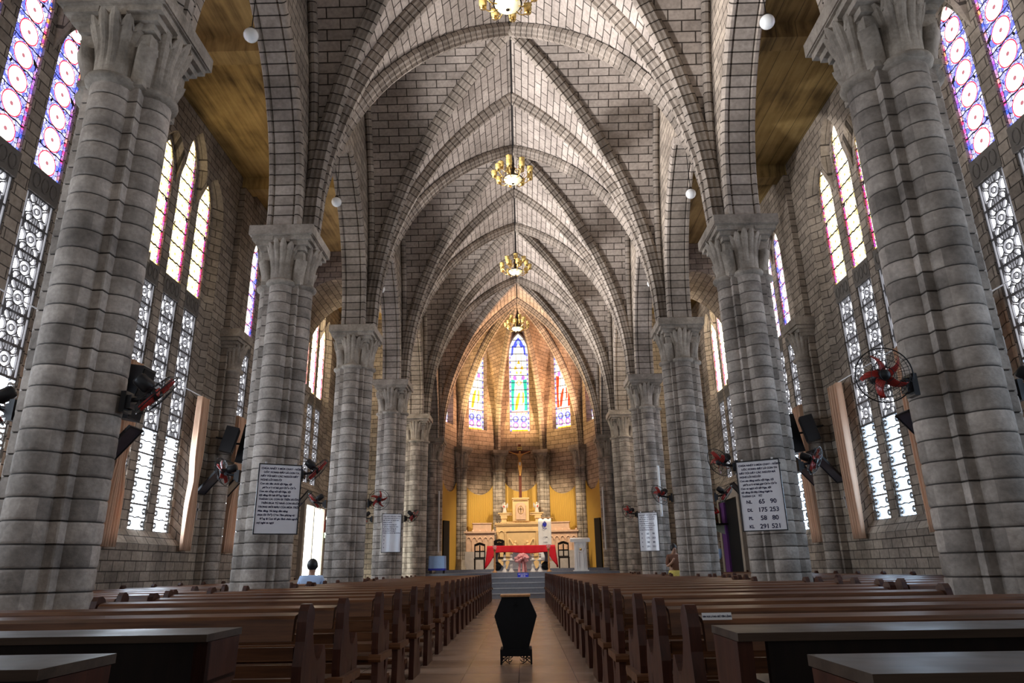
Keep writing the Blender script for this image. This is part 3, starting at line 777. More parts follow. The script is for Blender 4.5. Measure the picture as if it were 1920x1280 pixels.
# responds on the aisle walls
def respond(s, k):
    t = thing('wall_pier', 'grey half-column with carved capital on the %s aisle wall, %s from the camera' % (SIDE[s], ORD[k]), 'pier', (s * XW, YC[k], 0), kind=None, group='half-columns on the aisle walls')
    m = MB(); m.b2((0, -.3, 0.001), (-s * .16, .3, ZA - .38)); m.build('pilaster', M['wall'], t)
    r = shaft_mesh(.20, 0, 29 * DRUM).build('shaft', M['drum'], t); zb = ZC - 1.05 - 29 * DRUM; r.location = (-s * .24, 0, zb)
    q = ring_mesh(.20, ZC - 1.05 - zb).build('neck_ring', M['cap'], r)
    b = bell_mesh(ZC - 1.0 - zb, ZC - .33 - zb, .20, .33).build('leaf_bell', M['cap'], r)
    c = MB()
    for i, e in enumerate((.42, .37, .32, .27)): c.b2((0, -e, ZC - .30 - .085 * i), (-s * (e + .04), e, ZC - .215 - .085 * i))
    c.build('capital', M['cap'], t)
    a = MB(); a.b2((0, -.46, ZC - .21), (-s * .50, .46, ZC)); a.build('abacus', M['cap'], t)
    f = MB(); f.b2((0, -.36, .001), (-s * .5, .36, .34)); f.build('base', M['cap'], t)
    return t
for s in (-1, 1):
    r0 = None
    for k in range(1, 5):
        if r0 is None: r0 = respond(s, k)
        else: o = copy_tree(r0); o.location = (s * XW, YC[k], 0); o['label'] = 'grey half-column with carved capital on the %s aisle wall, %s from the camera' % (SIDE[s], ORD[k])
# aisle end walls
for s in (-1, 1):
    m = MB(); m.b2((s * 4.42, 28.75, 0), (s * 8.1, 29.1, ZA)); tag(m.build('wall_end_' + SIDE[s], M['wall']), kind='structure')
m = MB()   # shoulders between chancel piers and the apse
for s in (-1, 1): m.b2((s * 3.95, 33.45, 0), (s * 4.6, 33.95, 14.6))
tag(m.build('wall_chancel', M['apse']), kind='structure')

# ---- apse: five sides of a decagon
AX, AY, RA = 0.0, 33.45, 4.0
ANG = [math.radians(a) for a in (-90, -54, -18, 18, 54, 90)]
VERT = [Vector((RA * math.sin(a), AY + RA * math.cos(a), 0)) for a in ANG]
ap = RA * math.cos(math.radians(18)); hw = RA * math.sin(math.radians(18))
root = thing('ceiling_apse', None, None, (0, 0, 0), kind='structure')
WIN_W, WIN_Z0, WIN_ZS, WIN_ZT = .575, 8.2, 12.75, 13.9
for i in range(5):
    am = (ANG[i] + ANG[i + 1]) / 2; rd = Vector((math.sin(am), math.cos(am), 0)); lt = Vector((math.cos(am), -math.sin(am), 0)); C0 = Vector((AX, AY, 0))
    m = MB()
    for sy in (-1, 1):                       # web
        rows = []; uvs = []
        for u in US:
            rs = [ap * (u + (1 - u) * q / 5) for q in range(6)]
            rows.append([C0 + rd * r_ + lt * (sy * hw * u) + Vector((0, 0, ZC + Z(u) + .02)) for r_ in rs]); uvs.append([(r_, S(u)) for r_ in rs])
        m.grid(rows, uvs)
    m.build('apse_web', M['apse'], root, recalc=False)
    w = thing('wall_apse', None, None, (0, 0, 0), kind='structure')
    m = MB()
    def F(a, z, dpt=0.0): return C0 + rd * (ap + dpt) + lt * a + Vector((0, 0, z))
    has = True
    # lancet outline
    r_ = WIN_ZT - WIN_ZS; RR = (WIN_W ** 2 + r_ ** 2) / (2 * WIN_W)
    def zh(a): return WIN_ZS + math.sqrt(max(0, RR ** 2 - (abs(a) + RR - WIN_W) ** 2))
    xs = [WIN_W * q / 8 for q in range(-8, 9)]
    nst = [hw * q / 20 for q in range(-20, 21)]
    allx = sorted(set([round(v, 5) for v in xs + nst]))
    for a, b in zip(allx[:-1], allx[1:]):
        za0, zb0 = ZC + Z(min(1, abs(a) / hw)), ZC + Z(min(1, abs(b) / hw))
        inside = abs((a + b) / 2) < WIN_W
        segs = [((0, 0), (WIN_Z0, WIN_Z0)), ((zh(a), zh(b)), (za0 + .05, zb0 + .05))] if inside else [((0, 0), (za0 + .05, zb0 + .05))]
        for (l0, l1), (h0, h1) in segs:
            if h0 <= l0 and h1 <= l1: continue
            m.poly([F(a, l0), F(b, l1), F(b, h1), F(a, h0)], [(a, l0), (b, l1), (b, h1), (a, h0)])
    ring = [(-WIN_W, WIN_Z0), (WIN_W, WIN_Z0)] + [(v, zh(v)) for v in reversed(xs)]
    ring.append(ring[0])
    for a, b in zip(ring[:-1], ring[1:]):
        m.poly([F(*a), F(*b), F(b[0] * .93, b[1], .35), F(a[0] * .93, a[1], .35)], [(0, a[0] + a[1]), (0, b[0] + b[1]), (.3, b[0] + b[1]), (.3, a[0] + a[1])])
    m.build('wall_face', M['apse'], w, recalc=False)
for k in range(6):
    p = VERT[k]
    if 0 < k < 5:
        lb = 'dark clustered column of the apse, %s from the left' % ORD[k - 1]
        d = (Vector((AX, AY, 0)) - p).normalized()
        make_column(.72, ZF + .13, (0, 1, 2, 3), ZC, lb, tuple(p + d * .22), -ANG[k])['group'] = 'dark columns of the apse'
    a = ANG[k]; rd = Vector((math.sin(a), math.cos(a), 0)); lat = Vector((math.cos(a), -math.sin(a), 0))
    m = MB(); m.sweep([Vector((AX, AY, 0)) + rd * (RA * u * .985) + Vector((0, 0, ZC + Z(u))) for u in US], lat, (AX, AY, ZC), RIBP)
    m.build('apse_rib', M['rib'], root)
    if 0 < k < 5:
        m = MB(); e = VERT[k] - rd * .12; m.tube([e + Vector((0, 0, ZC)), e + Vector((0, 0, 13.2))], .14, 8); m.build('wall_shaft', M['rib'], root)

# apse windows: panes built as flat pieces of coloured glass between leads
def glass_emit(n, c, s=3.0): 
    M[n] = mat_emit(n, c, s, .2); return M[n]
GP = [glass_emit('glass_white', (1.0, .95, .84), .62), glass_emit('glass_blue', (.10, .14, .85), .6), glass_emit('glass_violet', (.36, .16, .75), .6), glass_emit('glass_gold', (1.0, .48, .03), .62),
      glass_emit('glass_red', (.92, .05, .02), .62), glass_emit('glass_teal', (.03, .42, .36), .6), glass_emit('glass_paleblue', (.50, .66, 1.0), .55), M['lead']]
WHT, BLU, VIO, GLD, RED, TEA, PBL, LED = range(8)
def apse_window(i, idx):
    am = (ANG[i] + ANG[i + 1]) / 2
    global WN; WN += 1
    rd = Vector((math.sin(am), math.cos(am), 0)); C = Vector((AX, AY, 0)) + rd * (ap + .30)
    t = thing('window_%d' % WN, None, None, tuple(C), -am, kind='structure')    # local: x along the wall, -y into the church
    W = WIN_W * .93; H0 = WIN_Z0
    r_ = WIN_ZT - WIN_ZS; RR = (W ** 2 + r_ ** 2) / (2 * W)
    def zh(a): return WIN_ZS + math.sqrt(max(0, RR ** 2 - (min(abs(a), W) + RR - W) ** 2))
    m = MB(); N = 14
    xs = [W * q / N for q in range(-N, N + 1)]
    for a, b in zip(xs[:-1], xs[1:]):
        m.poly([(a, 0, H0), (b, 0, H0), (b, 0, zh(b)), (a, 0, zh(a))], None, WHT)
    def piece(pts, mt, y): m.poly([(x, y, z) for x, z in pts], None, mt)
    # border of small alternating pieces
    z = H0; q = 0
    while z < WIN_ZS + .6:
        for sx in (-1, 1):
            if z + .14 < WIN_ZS: piece([(sx * (W - .015), z + .01), (sx * (W - .085), z + .01), (sx * (W - .085), z + .125), (sx * (W - .015), z + .125)], (BLU, WHT, VIO, PBL)[(q + (sx > 0)) % 4], -.006)
        z += .14; q += 1
    rnd = random.Random(idx)
    # lower panel with arched canopies
    piece([(-W + .1, H0 + .05), (W - .1, H0 + .05), (W - .1, H0 + .13), (-W + .1, H0 + .13)], GLD if idx != 4 else RED, -.008)
    for sx in (-.22, .22):
        for zz, rr, mt in ((H0 + .38, .17, VIO), (H0 + .38, .10, WHT), (H0 + .72, .18, BLU if idx else VIO), (H0 + .74, .10, PBL)):
            piece([(sx + rr * math.cos(a), zz + rr * 1.1 * math.sin(a)) for a in [2 * PI * k / 14 for k in range(14)]], mt, -.010 - (.2 - rr) * .02)
    for k in range(6): piece([(-.36 + k * .13, H0 + 1.06), (-.25 + k * .13, H0 + 1.06), (-.305 + k * .13, H0 + .98)], GLD if k % 2 else VIO, -.010)
    piece([(-W + .1, H0 + 1.10), (W - .1, H0 + 1.10), (W - .1, H0 + 1.15), (-W + .1, H0 + 1.15)], RED, -.008)
    # ground behind the figure
    gcol = {0: PBL, 1: PBL, 2: TEA, 3: RED, 4: RED}[idx]
    for sx in (-1, 1): piece([(sx * (W - .1), H0 + 1.2), (sx * .22, H0 + 1.2), (sx * .27, H0 + 2.3), (sx * .22, H0 + 2.95), (sx * (W - .1), H0 + 3.0)], gcol, -.009)
    # standing robed figure
    fig = {0: (WHT, GLD), 1: (WHT, GLD), 2: (WHT, GLD), 3: (WHT, RED), 4: (PBL, TEA)}[idx]
    piece([(-.27, H0 + 1.2), (.26, H0 + 1.2), (.30, H0 + 1.9), (.26, H0 + 2.45), (.12, H0 + 2.66), (-.12, H0 + 2.66), (-.27, H0 + 2.4), (-.30, H0 + 1.8)], fig[0], -.012)
    piece([(-.26, H0 + 1.22), (-.12, H0 + 1.25), (-.02, H0 + 1.7), (.07, H0 + 2.25), (-.05, H0 + 2.2), (-.2, H0 + 1.75)], fig[1], -.015)
    piece([(.17, H0 + 1.55), (.27, H0 + 1.7), (.26, H0 + 2.2), (.19, H0 + 2.3)], fig[1], -.015)
    piece([(.13 * math.cos(a), H0 + 2.78 + .15 * math.sin(a)) for a in [2 * PI * k / 16 for k in range(16)]], GLD if idx % 2 == 0 else WHT, -.014)
    piece([(.085 * math.cos(a), H0 + 2.78 + .11 * math.sin(a)) for a in [2 * PI * k / 14 for k in range(14)]], WHT, -.017)
    # canopy and tracery above
    for sx in (-1, 1):
        piece([(sx * .12, H0 + 2.98), (sx * .30, H0 + 2.95), (sx * .34, H0 + 3.15), (sx * .2, H0 + 3.25)], VIO, -.012)
        piece([(sx * .05, H0 + 3.3), (sx * .16, H0 + 3.35), (sx * .10, H0 + 3.5)], RED if idx != 2 else GLD, -.012)
        piece([(sx * .06, H0 + 3.62), (sx * .26, H0 + 3.55), (sx * .22, H0 + 3.8), (sx * .14, H0 + 3.7)], GLD, -.012)
        piece([(sx * (W - .1), WIN_ZS - .2), (sx * (W - .22), WIN_ZS - .1), (sx * .26, WIN_ZS + .45), (sx * .36, WIN_ZS + .45)], BLU, -.012)
    piece([(-.09, H0 + 3.9), (.09, H0 + 3.9), (0, H0 + 4.15)], GLD, -.012)
    piece([(-.33, WIN_ZS + .35), (-.14, WIN_ZS + .3), (0, WIN_ZS + .62), (.14, WIN_ZS + .3), (.33, WIN_ZS + .35), (.2, WIN_ZS + .68), (0, WIN_ZS + .93), (-.2, WIN_ZS + .68)], BLU, -.012)
    piece([(.10 * math.cos(a), WIN_ZS + .62 + .12 * math.sin(a)) for a in [2 * PI * k / 14 for k in range(14)]], PBL, -.016)
    m.build('stained_glass', GP, t, recalc=False)
    b = MB(); z = H0 + .28
    while z < WIN_ZT - .1:
        hwz = W
        if z > WIN_ZS: 
            hwz = max(0.05, max(x for x in [W * k / 40 for k in range(41)] if zh(x) >= z or x == 0))
        b.b2((-hwz, -.035, z - .015), (hwz, -.02, z + .015)); z += .42
    for x in (-.455, -.15, .15, .455): b.b2((x - .008, -.03, H0), (x + .006, -.02, WIN_ZS))
    b.build('saddle_bars', M['lead'], t)
for i in range(5): apse_window(i, i)

# golden fluted panels with a hanging curve cut from the top
for i in range(5):
    am = (ANG[i] + ANG[i + 1]) / 2; rd = Vector((math.sin(am), math.cos(am), 0))
    C = Vector((AX, AY, 0)) + rd * (ap - .10)
    hwp = hw - .2; top, dip = (6.2, 4.95) if i == 2 else (6.0, 4.75)
    o = [(-hwp, ZF + .14), (hwp, ZF + .14)] + [(hwp * math.cos(a), top - (top - dip) * math.sin(a) ** .9) for a in [PI * k / 24 for k in range(25)]]
    m = MB(); m.prism(o, .05, fr=lambda a, b, c: (a, c, b))
    p = m.build('wall_panel', M['golden'], None, tuple(C)); p.rotation_euler = (0, 0, -am)
    tag(p, 'golden fluted panel with scooped top in the apse, %s from the left' % ORD[i], 'panel', 'golden panels of the apse')
# dark doorways at either end of the apse
for s in (-1, 1):
    m = MB(); m.b2((-.24, -.04, 0), (.24, .04, 2.25)); f = MB()
    d = thing('door_%d' % (3 if s < 0 else 4), None, None, (s * 3.62, 34.05, ZF + .131), s * math.radians(-62), kind='structure')
    m.build('dark_leaf', M['coffin'], d)
# ================================================================== furnishings
# ---- pews
def pew_end_outline(h=0.93):
    # (y, z): y grows away from the viewer; tall back post, then the arm with its scroll
    return [(-.02, 0.0), (.50, 0.0), (.50, .07), (.44, .13), (.40, .26), (.42, .36), (.45, .46), (.455, .56), (.435, .64), (.405, .685), (.375, .69), (.345, .655), (.31, .625), (.265, .615),
            (.235, .63), (.205, .66), (.175, .71), (.15, .77), (.15, .83), (.165, .865), (.14, .905), (.10, h), (.05, h), (.02, .895), (.005, .84), (.0, .74), (-.03, .62), (-.03, .5), (-.005, .40), (.0, .3), (-.02, .1)]
HOLE = [(.30, .30), (.325, .33), (.33, .38), (.315, .42), (.30, .45), (.295, .50), (.29, .54), (.285, .50), (.28, .45), (.265, .42), (.25, .38), (.255, .33), (.28, .30), (.285, .25), (.295, .25)]
PEW_CACHE = {}
def make_pew(L):
    # a pew L metres long; local x from 0 to L, back at y = 0, seat towards +y
    t = thing('pew', None, None)
    def part(key, nm, fn, mat, loc=(0, 0, 0)):
        if key not in PEW_CACHE: o = fn().build(nm, mat, t); PEW_CACHE[key] = o.data
        else: o = bpy.data.objects.new(nm, PEW_CACHE[key]); COL.objects.link(o); o.parent = t
        o.location = loc; return o
    def end():
        m = MB(); m.prism(pew_end_outline(), .052, [HOLE], fr=lambda a, b, c: (c, a, b)); return m
    part('end', 'bench_end', end, M['pew_end'], (0, 0, .001)); part('end', 'bench_end', end, M['pew_end'], (L - .052, 0, .001))
    def rail():
        m = MB()
        o = [(-.015, .745), (.02, .74), (.055, .85), (.105, .87), (.105, .885), (.03, .872), (.01, .855)]
        m.prism(o, L - .14, fr=lambda a, b, c: (c, a, b), c0=.07); return m
    part(('rail', L), 'back_board', rail, M['pew'])
    def slat():
        m = MB(); m.box((L / 2, .03, 0), (L - .14, .022, .062)); return m
    for z, y in ((.68, .02), (.59, .03), (.50, .04)): part(('slat', L), 'back_slat', slat, M['pew'], (0, y - .01, z))
    def seat():
        m = MB(); m.box((L / 2, .235, .425), (L - .14, .36, .03)); m.box((L / 2, .40, .38), (L - .14, .02, .06)); return m
    part(('seat', L), 'seat', seat, M['pew'])
    def cap():
        m = MB(); m.prism([(-.09, .425), (-.075, .405), (.40, .405), (.42, .43), (.40, .455), (-.07, .46), (-.088, .45)], .10, fr=lambda a, b, c: (c, a, b)); return m
    for x in (-.035, L - .065): part('cap', 'seat_end', cap, M['pew'], (x, 0, 0))
    def kneel():
        m = MB(); m.box((L / 2, -.20, .20), (L - .10, .15, .035)); return m
    part(('kneel', L), 'kneeler', kneel, M['pew'])
    def karm():
        m = MB(); m.box((0, -.13, .14), (.05, .30, .07)); m.box((0, -.22, .055), (.05, .07, .108)); return m
    for x in (.10, L - .10): part('karm', 'kneeler_bracket', karm, M['pew_end'], (x, 0, 0))
    return t
PEWS = {}
def place_pew(L, x, y, label, group):
    L = round(L, 2)
    if L not in PEWS: PEWS[L] = make_pew(L); o = PEWS[L]
    else: o = copy_tree(PEWS[L])
    o.location = (x, y, 0); tag(o, label, 'pew', group); return o
LY = [4.05, 4.88, 6.10, 7.02, 8.05, 9.15, 10.3, 11.4, 12.4, 13.4] + [14.4 + i * 1.0 for i in range(13)]
RY = [3.30, 4.06, 4.82, 5.88, 6.75, 7.7, 8.7, 9.7] + [10.7 + i * 1.0 for i in range(16)]
XL, XR = 1.12, .80
for s, ys in ((-1, LY), (1, RY)):
    for i, y in enumerate(ys):
        clash = min(abs(y + .2 - c) for c in YC) < .95
        L = (2.44 if s < 0 else 2.68) if clash else (2.80 if s < 0 else 3.05)
        x = -XL - L if s < 0 else XR
        place_pew(L, x, y, 'brown slatted pew %s of the centre aisle, %s row counted from the camera' % (SIDE[s], ORD[i]), 'pews of the %s nave block' % SIDE[s])
# pews in the aisles beyond the columns
MAN = (-4.32, 14.92)
for s in (-1, 1):
    n = 0
    for i in range(15):
        y = 7.45 + i * 1.08
        if s > 0: y += .3
        if abs(y - 24.9) < 1.2: continue
        clash = min(abs(y + .2 - c) for c in YC) < .98 or (s > 0 and 18.6 < y < 20.7)
        x0 = 4.78 if clash else 4.05
        L = round(7.1 - x0, 2)
        place_pew(L, -x0 - L if s < 0 else x0, y, 'brown pew in the %s side aisle under the windows, %s from the camera' % (SIDE[s], ORD[n]), 'pews of the %s side aisle' % SIDE[s]); n += 1

# ---- box-topped desks at the very front of the picture
def make_desk(L, rising):
    # local: end panel at x = 0 facing the centre aisle, length along +x
    t = thing('pew_desk', None, None)
    m = MB(); m.box((L / 2, .16, .872), (L, .34, .026)); m.build('desk_top', M['desk'], t)
    m = MB(); m.box((L / 2 + .05, .02, .785), (L - .1, .03, .145)); m.build('front_panel', M['dark_wood'], t)
    m = MB(); m.box((L / 2 + .05, .16, .715), (L - .1, .26, .015)); m.build('book_shelf', M['dark_wood'], t)
    m = MB(); o = [(0, .002), (.10, .002), (.12, .40), (.10, .62), (.30, .70), (.31, .857), (.005, .857), (.005, .72), (.03, .62), (.01, .4)]
    m.prism(o, .05, fr=lambda a, b, c: (c, a, b)); e = m.build('end_panel', M['pew_end'], t)
    e2 = bpy.data.objects.new('end_panel', e.data); COL.objects.link(e2); e2.parent = t; e2.location = (L - .05, 0, 0)
    m = MB(); m.box((L / 2, .42, .44), (L - .1, .17, .03)); m.build('bench_seat', M['desk'], t)
    m = MB()
    o = [(.345, .002), (.50, .002), (.50, .42), (.345, .42)]; m.prism(o, .05, fr=lambda a, b, c: (c, a, b), c0=.10); g = m.build('seat_support', M['pew_end'], t)
    g2 = bpy.data.objects.new('seat_support', g.data); COL.objects.link(g2); g2.parent = t; g2.location = (L - .25, 0, 0)
    m = MB(); m.box((L / 2, .345, .2), (L - .1, .03, .06)); m.build('stretcher', M['dark_wood'], t)
    return t
d0 = make_desk(2.6, True)
k = 0
for s in (-1, 1):
    for y in ((1.84, 2.78) if s < 0 else (1.56, 2.49)):
        o = d0 if k == 0 else copy_tree(d0); k += 1
        o.location = (-XL + .01 - 2.6, y, 0) if s < 0 else (XR - .02, y, 0)
        tag(o, 'dark wooden desk with flat worn top, %s of the centre aisle, %s' % (SIDE[s], 'closest to the camera' if y < 2.2 else 'second from the camera'), 'desk', 'desks in front of the pews')
# notice stuck on the first right pew
t = thing('notice_label', 'small white printed notice stuck on the first right pew back', 'label', (XR + .125, 3.30, .885), 0)
m = MB(); m.box((0, -.012, 0), (.13, .002, .030), rot=Matrix.Rotation(math.radians(-14), 3, 'X')); m.build('sticker', M['white'], t)
def text(body, size, mat, parent, loc, rot, name='lettering', align='CENTER', extr=.0006, space=1.0, shear=0.0):
    c = bpy.data.curves.new(name, 'FONT'); c.body = body; c.size = size; c.align_x = align; c.align_y = 'CENTER'; c.extrude = extr
    c.space_line = space; c.offset = min(.0022, size * .045); c.shear = shear; c.resolution_u = 3; c.materials.append(mat)
    tmp = bpy.data.objects.new('tmp', c); COL.objects.link(tmp)
    bpy.context.view_layer.update()
    me = bpy.data.meshes.new_from_object(tmp.evaluated_get(bpy.context.evaluated_depsgraph_get())); bpy.data.objects.remove(tmp); bpy.data.curves.remove(c)
    me.name = name
    o = bpy.data.objects.new(name, me); COL.objects.link(o); o.parent = parent; o.location = loc; o.rotation_euler = rot; return o
text('XIN VUI LÒNG GIỮ YÊN LẶNG', .0092, M['ink'], t, (0, -.0142, -.0005), (math.radians(76), 0, 0))

# ---- coffin-shaped box in the aisle
t = thing('offering_box', 'black coffin-shaped wooden box standing in the centre aisle', 'box', (-.04, 9.3, 0))
o = [(-.185, .12), (.185, .12), (.265, .52), (.17, .755), (-.17, .755), (-.265, .52)]
o = [(-.15, .17), (.15, .17), (.262, .545), (.165, .765), (-.165, .765), (-.262, .545)]
m = MB(); m.prism(o, .34, fr=lambda a, b, c: (a, c, b), c0=-.17); m.build('body', M['coffin'], t)
m = MB(); m.box((0, 0, .778), (.375, .40, .022)); m.build('lid', M['turned_wood'], t)
m = MB(); m.box((0, 0, .757), (.35, .37, .012)); m.build('lid_moulding', M['coffin'], t)
m = MB(); m.box((0, -.176, .655), (.010, .014, .12)); m.box((0, -.176, .675), (.062, .014, .010)); m.build('relief_cross', M['black_metal'], t)
m = MB(); m.box((0, 0, .130), (.385, .40, .075)); m.box((0, 0, .172), (.33, .36, .012)); m.build('plinth', M['coffin'], t)
for y in (-.18, .18):
    for sx in (-1, 1):
        m = MB()
        m.box((sx * .182, y, .048), (.022, .022, .094))
        for a in (0, 1):
            pts = []
            for q in range(15):
                th = q / 14 * 4.2
                rr = .028 * (1 - q / 22)
                pts.append((sx * (.135 - (.055 if a else 0)) + sx * (rr * math.cos(th + (PI if a else 0))), y, .055 + rr * math.sin(th + (PI if a else 0))))
            m.tube(pts, .006, 6)
        m.tube([(sx * .17, y, .085), (sx * .11, y, .03), (sx * .075, y, .012)], .006, 6)
        m.tube([(sx * .17, y, .02), (sx * .12, y, .06), (sx * .08, y, .088)], .006, 6)
        m.build('scroll_foot', M['black_metal'], t)

# ---- wall fans
def make_fan():
    t = thing('wall_fan', None, None)          # origin at the mount on the column, arm along +x
    m = MB(); m.box((.025, 0, 0), (.05, .14, .20)); m.box((.07, 0, .0), (.05, .10, .13)); m.build('mount_box', M['black'], t)
    m = MB(); m.tube([(.05, 0, .02), (.16, 0, .03), (.25, 0, .05)], .022, 8); m.box((.25, 0, .06), (.05, .05, .08)); m.build('arm', M['black'], t)
    P = (.27, 0, .10); parts = []
    # head parts: local z axis is the blowing direction
    m = MB(); m.lathe([(.0, -.20), (.05, -.20), (.066, -.18), (.07, -.06), (.05, -.03), (.02, -.02)], n=18); parts.append(m.build('motor', M['black'], t))
    m = MB(); m.lathe([(.0, .085), (.038, .083), (.05, .07), (.05, .02), (.03, -.02)], n=18); parts.append(m.build('hub', M['black'], t))
    bl = None
    for q in range(5):
        if bl is None:
            m = MB(); rows = []
            for i in range(9):
                r = .04 + .165 * i / 8; sw = .5 * (i / 8) ** 1.4; w = .42 * (1 - .1 * (i / 8)) * (0.5 + .5 * math.sin(PI * min(1, .25 + i / 11)))
                row = []
                for j in range(5):
                    a = sw + (j / 4 - .5) * w * (1.3 if i < 3 else 1.0) * .055 / max(.055, r) * 2.6; row.append((r * math.cos(a), r * math.sin(a), .045 + (j / 4 - .5) * .05))
                rows.append(row)
            m.grid(rows); b = m.build('blade', M['red_blade'], t); bl = b.data
            md = b.modifiers.new('thick', 'SOLIDIFY'); md.thickness = .004
        else:
            b = bpy.data.objects.new('blade', bl); COL.objects.link(b); b.parent = t
            md = b.modifiers.new('thick', 'SOLIDIFY'); md.thickness = .004
        b['spin'] = q; parts.append(b)
    m = MB(); RG = .245
    def ring(r, z, w=.0025): m.tube([(r * math.cos(2 * PI * k / 36), r * math.sin(2 * PI * k / 36), z) for k in range(36)], w, 5, closed=True)
    ring(RG, .045, .006); ring(.20, .092); ring(.13, .108); ring(.06, .115, .004); ring(.20, -.01); ring(.10, -.03)
    for k in range(40):
        a = 2 * PI * k / 40; ca, sa = math.cos(a), math.sin(a)
        m.tube([(.06 * ca, .06 * sa, .115), (.14 * ca, .14 * sa, .107), (.205 * ca, .205 * sa, .09), (RG * ca, RG * sa, .045), (.205 * ca, .205 * sa, -.008), (.07 * ca, .07 * sa, -.035)], .0016, 3, cap=False)
    parts.append(m.build('guard', M['black_metal'], t))
    for p in parts: p['head'] = 1
    return t, Vector(P)
fan0, FP = make_fan(); FAN_USED = False
def place_fan(col, s_arm, z, direction, label, orange=False):
    global FAN_USED
    s, k = col
    o = fan0 if not FAN_USED else copy_tree(fan0); FAN_USED = True
    x0 = s * XN + s_arm * .50
    o.location = (x0, YC[k], z); rz = 0 if s_arm > 0 else PI; o.rotation_euler = (0, 0, rz)
    tag(o, label, 'fan', 'black wall fans on the columns')
    dl = Matrix.Rotation(-rz, 3, 'Z') @ Vector(direction)
    q = dl.to_track_quat('Z', 'Y').to_matrix()
    for ch in o.children:
        if 'head' in ch.keys():
            r = q
            if 'spin' in ch.keys(): r = q @ Matrix.Rotation(2 * PI * ch['spin'] / 5 + .3 + k, 3, 'Z')
            ch.rotation_euler = r.to_euler(); ch.location = FP
            if orange and ch.name.startswith('blade'):
                pass
    return o
CN = ['nearest', 'second', 'third', 'fourth']
DIRS = {(-1, 0, 1): (.64, .42, -.64), (-1, 0, -1): (-.6, -.4, -.6), (-1, 1, -1): (-.9, -.02, -.25), (-1, 1, 1): (.66, .22, -.6), (-1, 2, -1): (-.7, -.25, -.6), (-1, 2, 1): (.25, -.9, -.2), (-1, 3, -1): (-.7, -.3, -.6), (-1, 3, 1): (.75, -.2, -.6),
        (1, 0, -1): (-.12, -.97, -.15), (1, 0, 1): (.6, -.4, -.6), (1, 1, -1): (-.80, -.35, -.45), (1, 1, 1): (.75, -.5, -.45), (1, 2, -1): (-.75, -.4, -.45), (1, 2, 1): (.7, -.25, -.6), (1, 3, -1): (-.8, -.45, -.35), (1, 3, 1): (.6, -.4, -.5)}
for s in (-1, 1):
    for k in range(4):
        for a in (-1, 1):
            if (s, k, a) == (1, 3, 1): continue
            nave = (a != s)
            f = place_fan((s, k), a, 2.66 if k else (2.66 if nave else 2.6), DIRS[(s, k, a)], 'black wall fan with red blades on the %s %s column, %s side' % (CN[k], SIDE[s], 'nave' if nave else 'aisle'))
            if (s, k, a) == (1, 0, -1): f.location = (f.location.x - .08, f.location.y - .28, 2.6)

# ---- whiteboards hung on the columns
def whiteboard(loc, rz, w, h, label):
    t = thing('whiteboard', label, 'whiteboard', loc, rz, 'whiteboards on the columns')
    m = MB(); m.box((0, 0, 0), (w, .018, h)); m.build('writing_surface', M['board'], t)
    m = MB()
    for e in (-1, 1): m.box((e * (w / 2 + .008), 0, 0), (.016, .034, h + .032)); m.box((0, 0, e * (h / 2 + .008)), (w, .034, .016))
    m.build('frame', M['black'], t)
    m = MB()
    for e in (-1, 1): m.box((e * w * .36, 0, h / 2 + .03), (.03, .02, .03))
    m.build('hanging_clip', M['silver'], t)
    return t
RXH = (PI / 2, 0, 0)
LT = ['CHÚA NHẬT 3 MÙA CHAY - NĂM B', 'ƯỚC XONG: ĐÂY LÀ CON TA', 'HÃY TỚI ĐÂY CÁC NGƯƠI HÃY', 'NGHE LỜI NGƯỜI', 'Con xin dân dưới tội Nga, tội', 'phận xót ví hát gọi Chắn Chắn', 'Con xin tổng với tội Nga, tội', 'tội dâng lời hát Đầng Ngài lo', 'THÁNH CA: CON ĐI TRÊN ĐƯỜNG', 'TRÊN ĐƯA TỪ NHÀ CON ĐƯỜNG', 'TRONG MÔI MÀU CỦA MÙA TRỜI', 'Mùa dâng. Và hàng dân nâng', 'chọn lời Thầy Cảm Tâm phụng vụ', 'Rằng là Con từ gia đình chúc nguồn', 'mỹ nghi ca ngợi']
LW, LH = .64, .98
def fill(board, lines, w, h, top, pitch, size, x0=-.46):
    for i, ln in enumerate(lines):
        text(ln, size, M['ink'], board, (x0 * w + (.04 if i % 4 == 1 else 0), -.0115, h * .5 - top - pitch * i), RXH, 'handwriting', 'LEFT', .0003, shear=.15)
def num_rows(board, rows, w, h, z0, pitch, size, xs=(-.30, .0, .27)):
    for i, r in enumerate(rows):
        for x, tx in zip(xs, r): text(tx, size if tx[0].isdigit() else size * .7, M['ink'], board, (x * w, -.0115, z0 - pitch * i), RXH, 'hymn_number', 'CENTER', .0003)
RT = ['CHÚA NHẬT 3 MÙA CHAY - NĂM B', 'ƯỚC XONG: ĐÂY LÀ CON TA', 'HÃY TỚI DÂY CÁC NGƯƠI MÀ', 'NGHE LỜI NGƯỜI', 'Con xin dâng nước tội Nga, tội', 'phận xót ví hát gọi Chắn Chắn', 'Con ca ngợi với tội Nga, tội', 'tội dâng lời Mẹ Dâng Ngài lo', 'THÁNH CA    TỪ']
def board_pos(s, k, off=.13): return (s * XN - s * off, YC[k] - .64, 0)
x, y, _ = board_pos(-1, 1, .30)
b1 = whiteboard((x + .10, y, 2.21), math.radians(28), LW, 1.06, 'large whiteboard covered in handwriting on the second left column')
fill(b1, LT, LW, 1.06, .06, .06, .040)
x, y, _ = board_pos(1, 1, .30)
b2 = whiteboard((x - .08, y, 2.13), math.radians(-28), LW, 1.06, 'large whiteboard with hymn numbers on the second right column')
fill(b2, RT, LW, 1.06, .06, .06, .040)
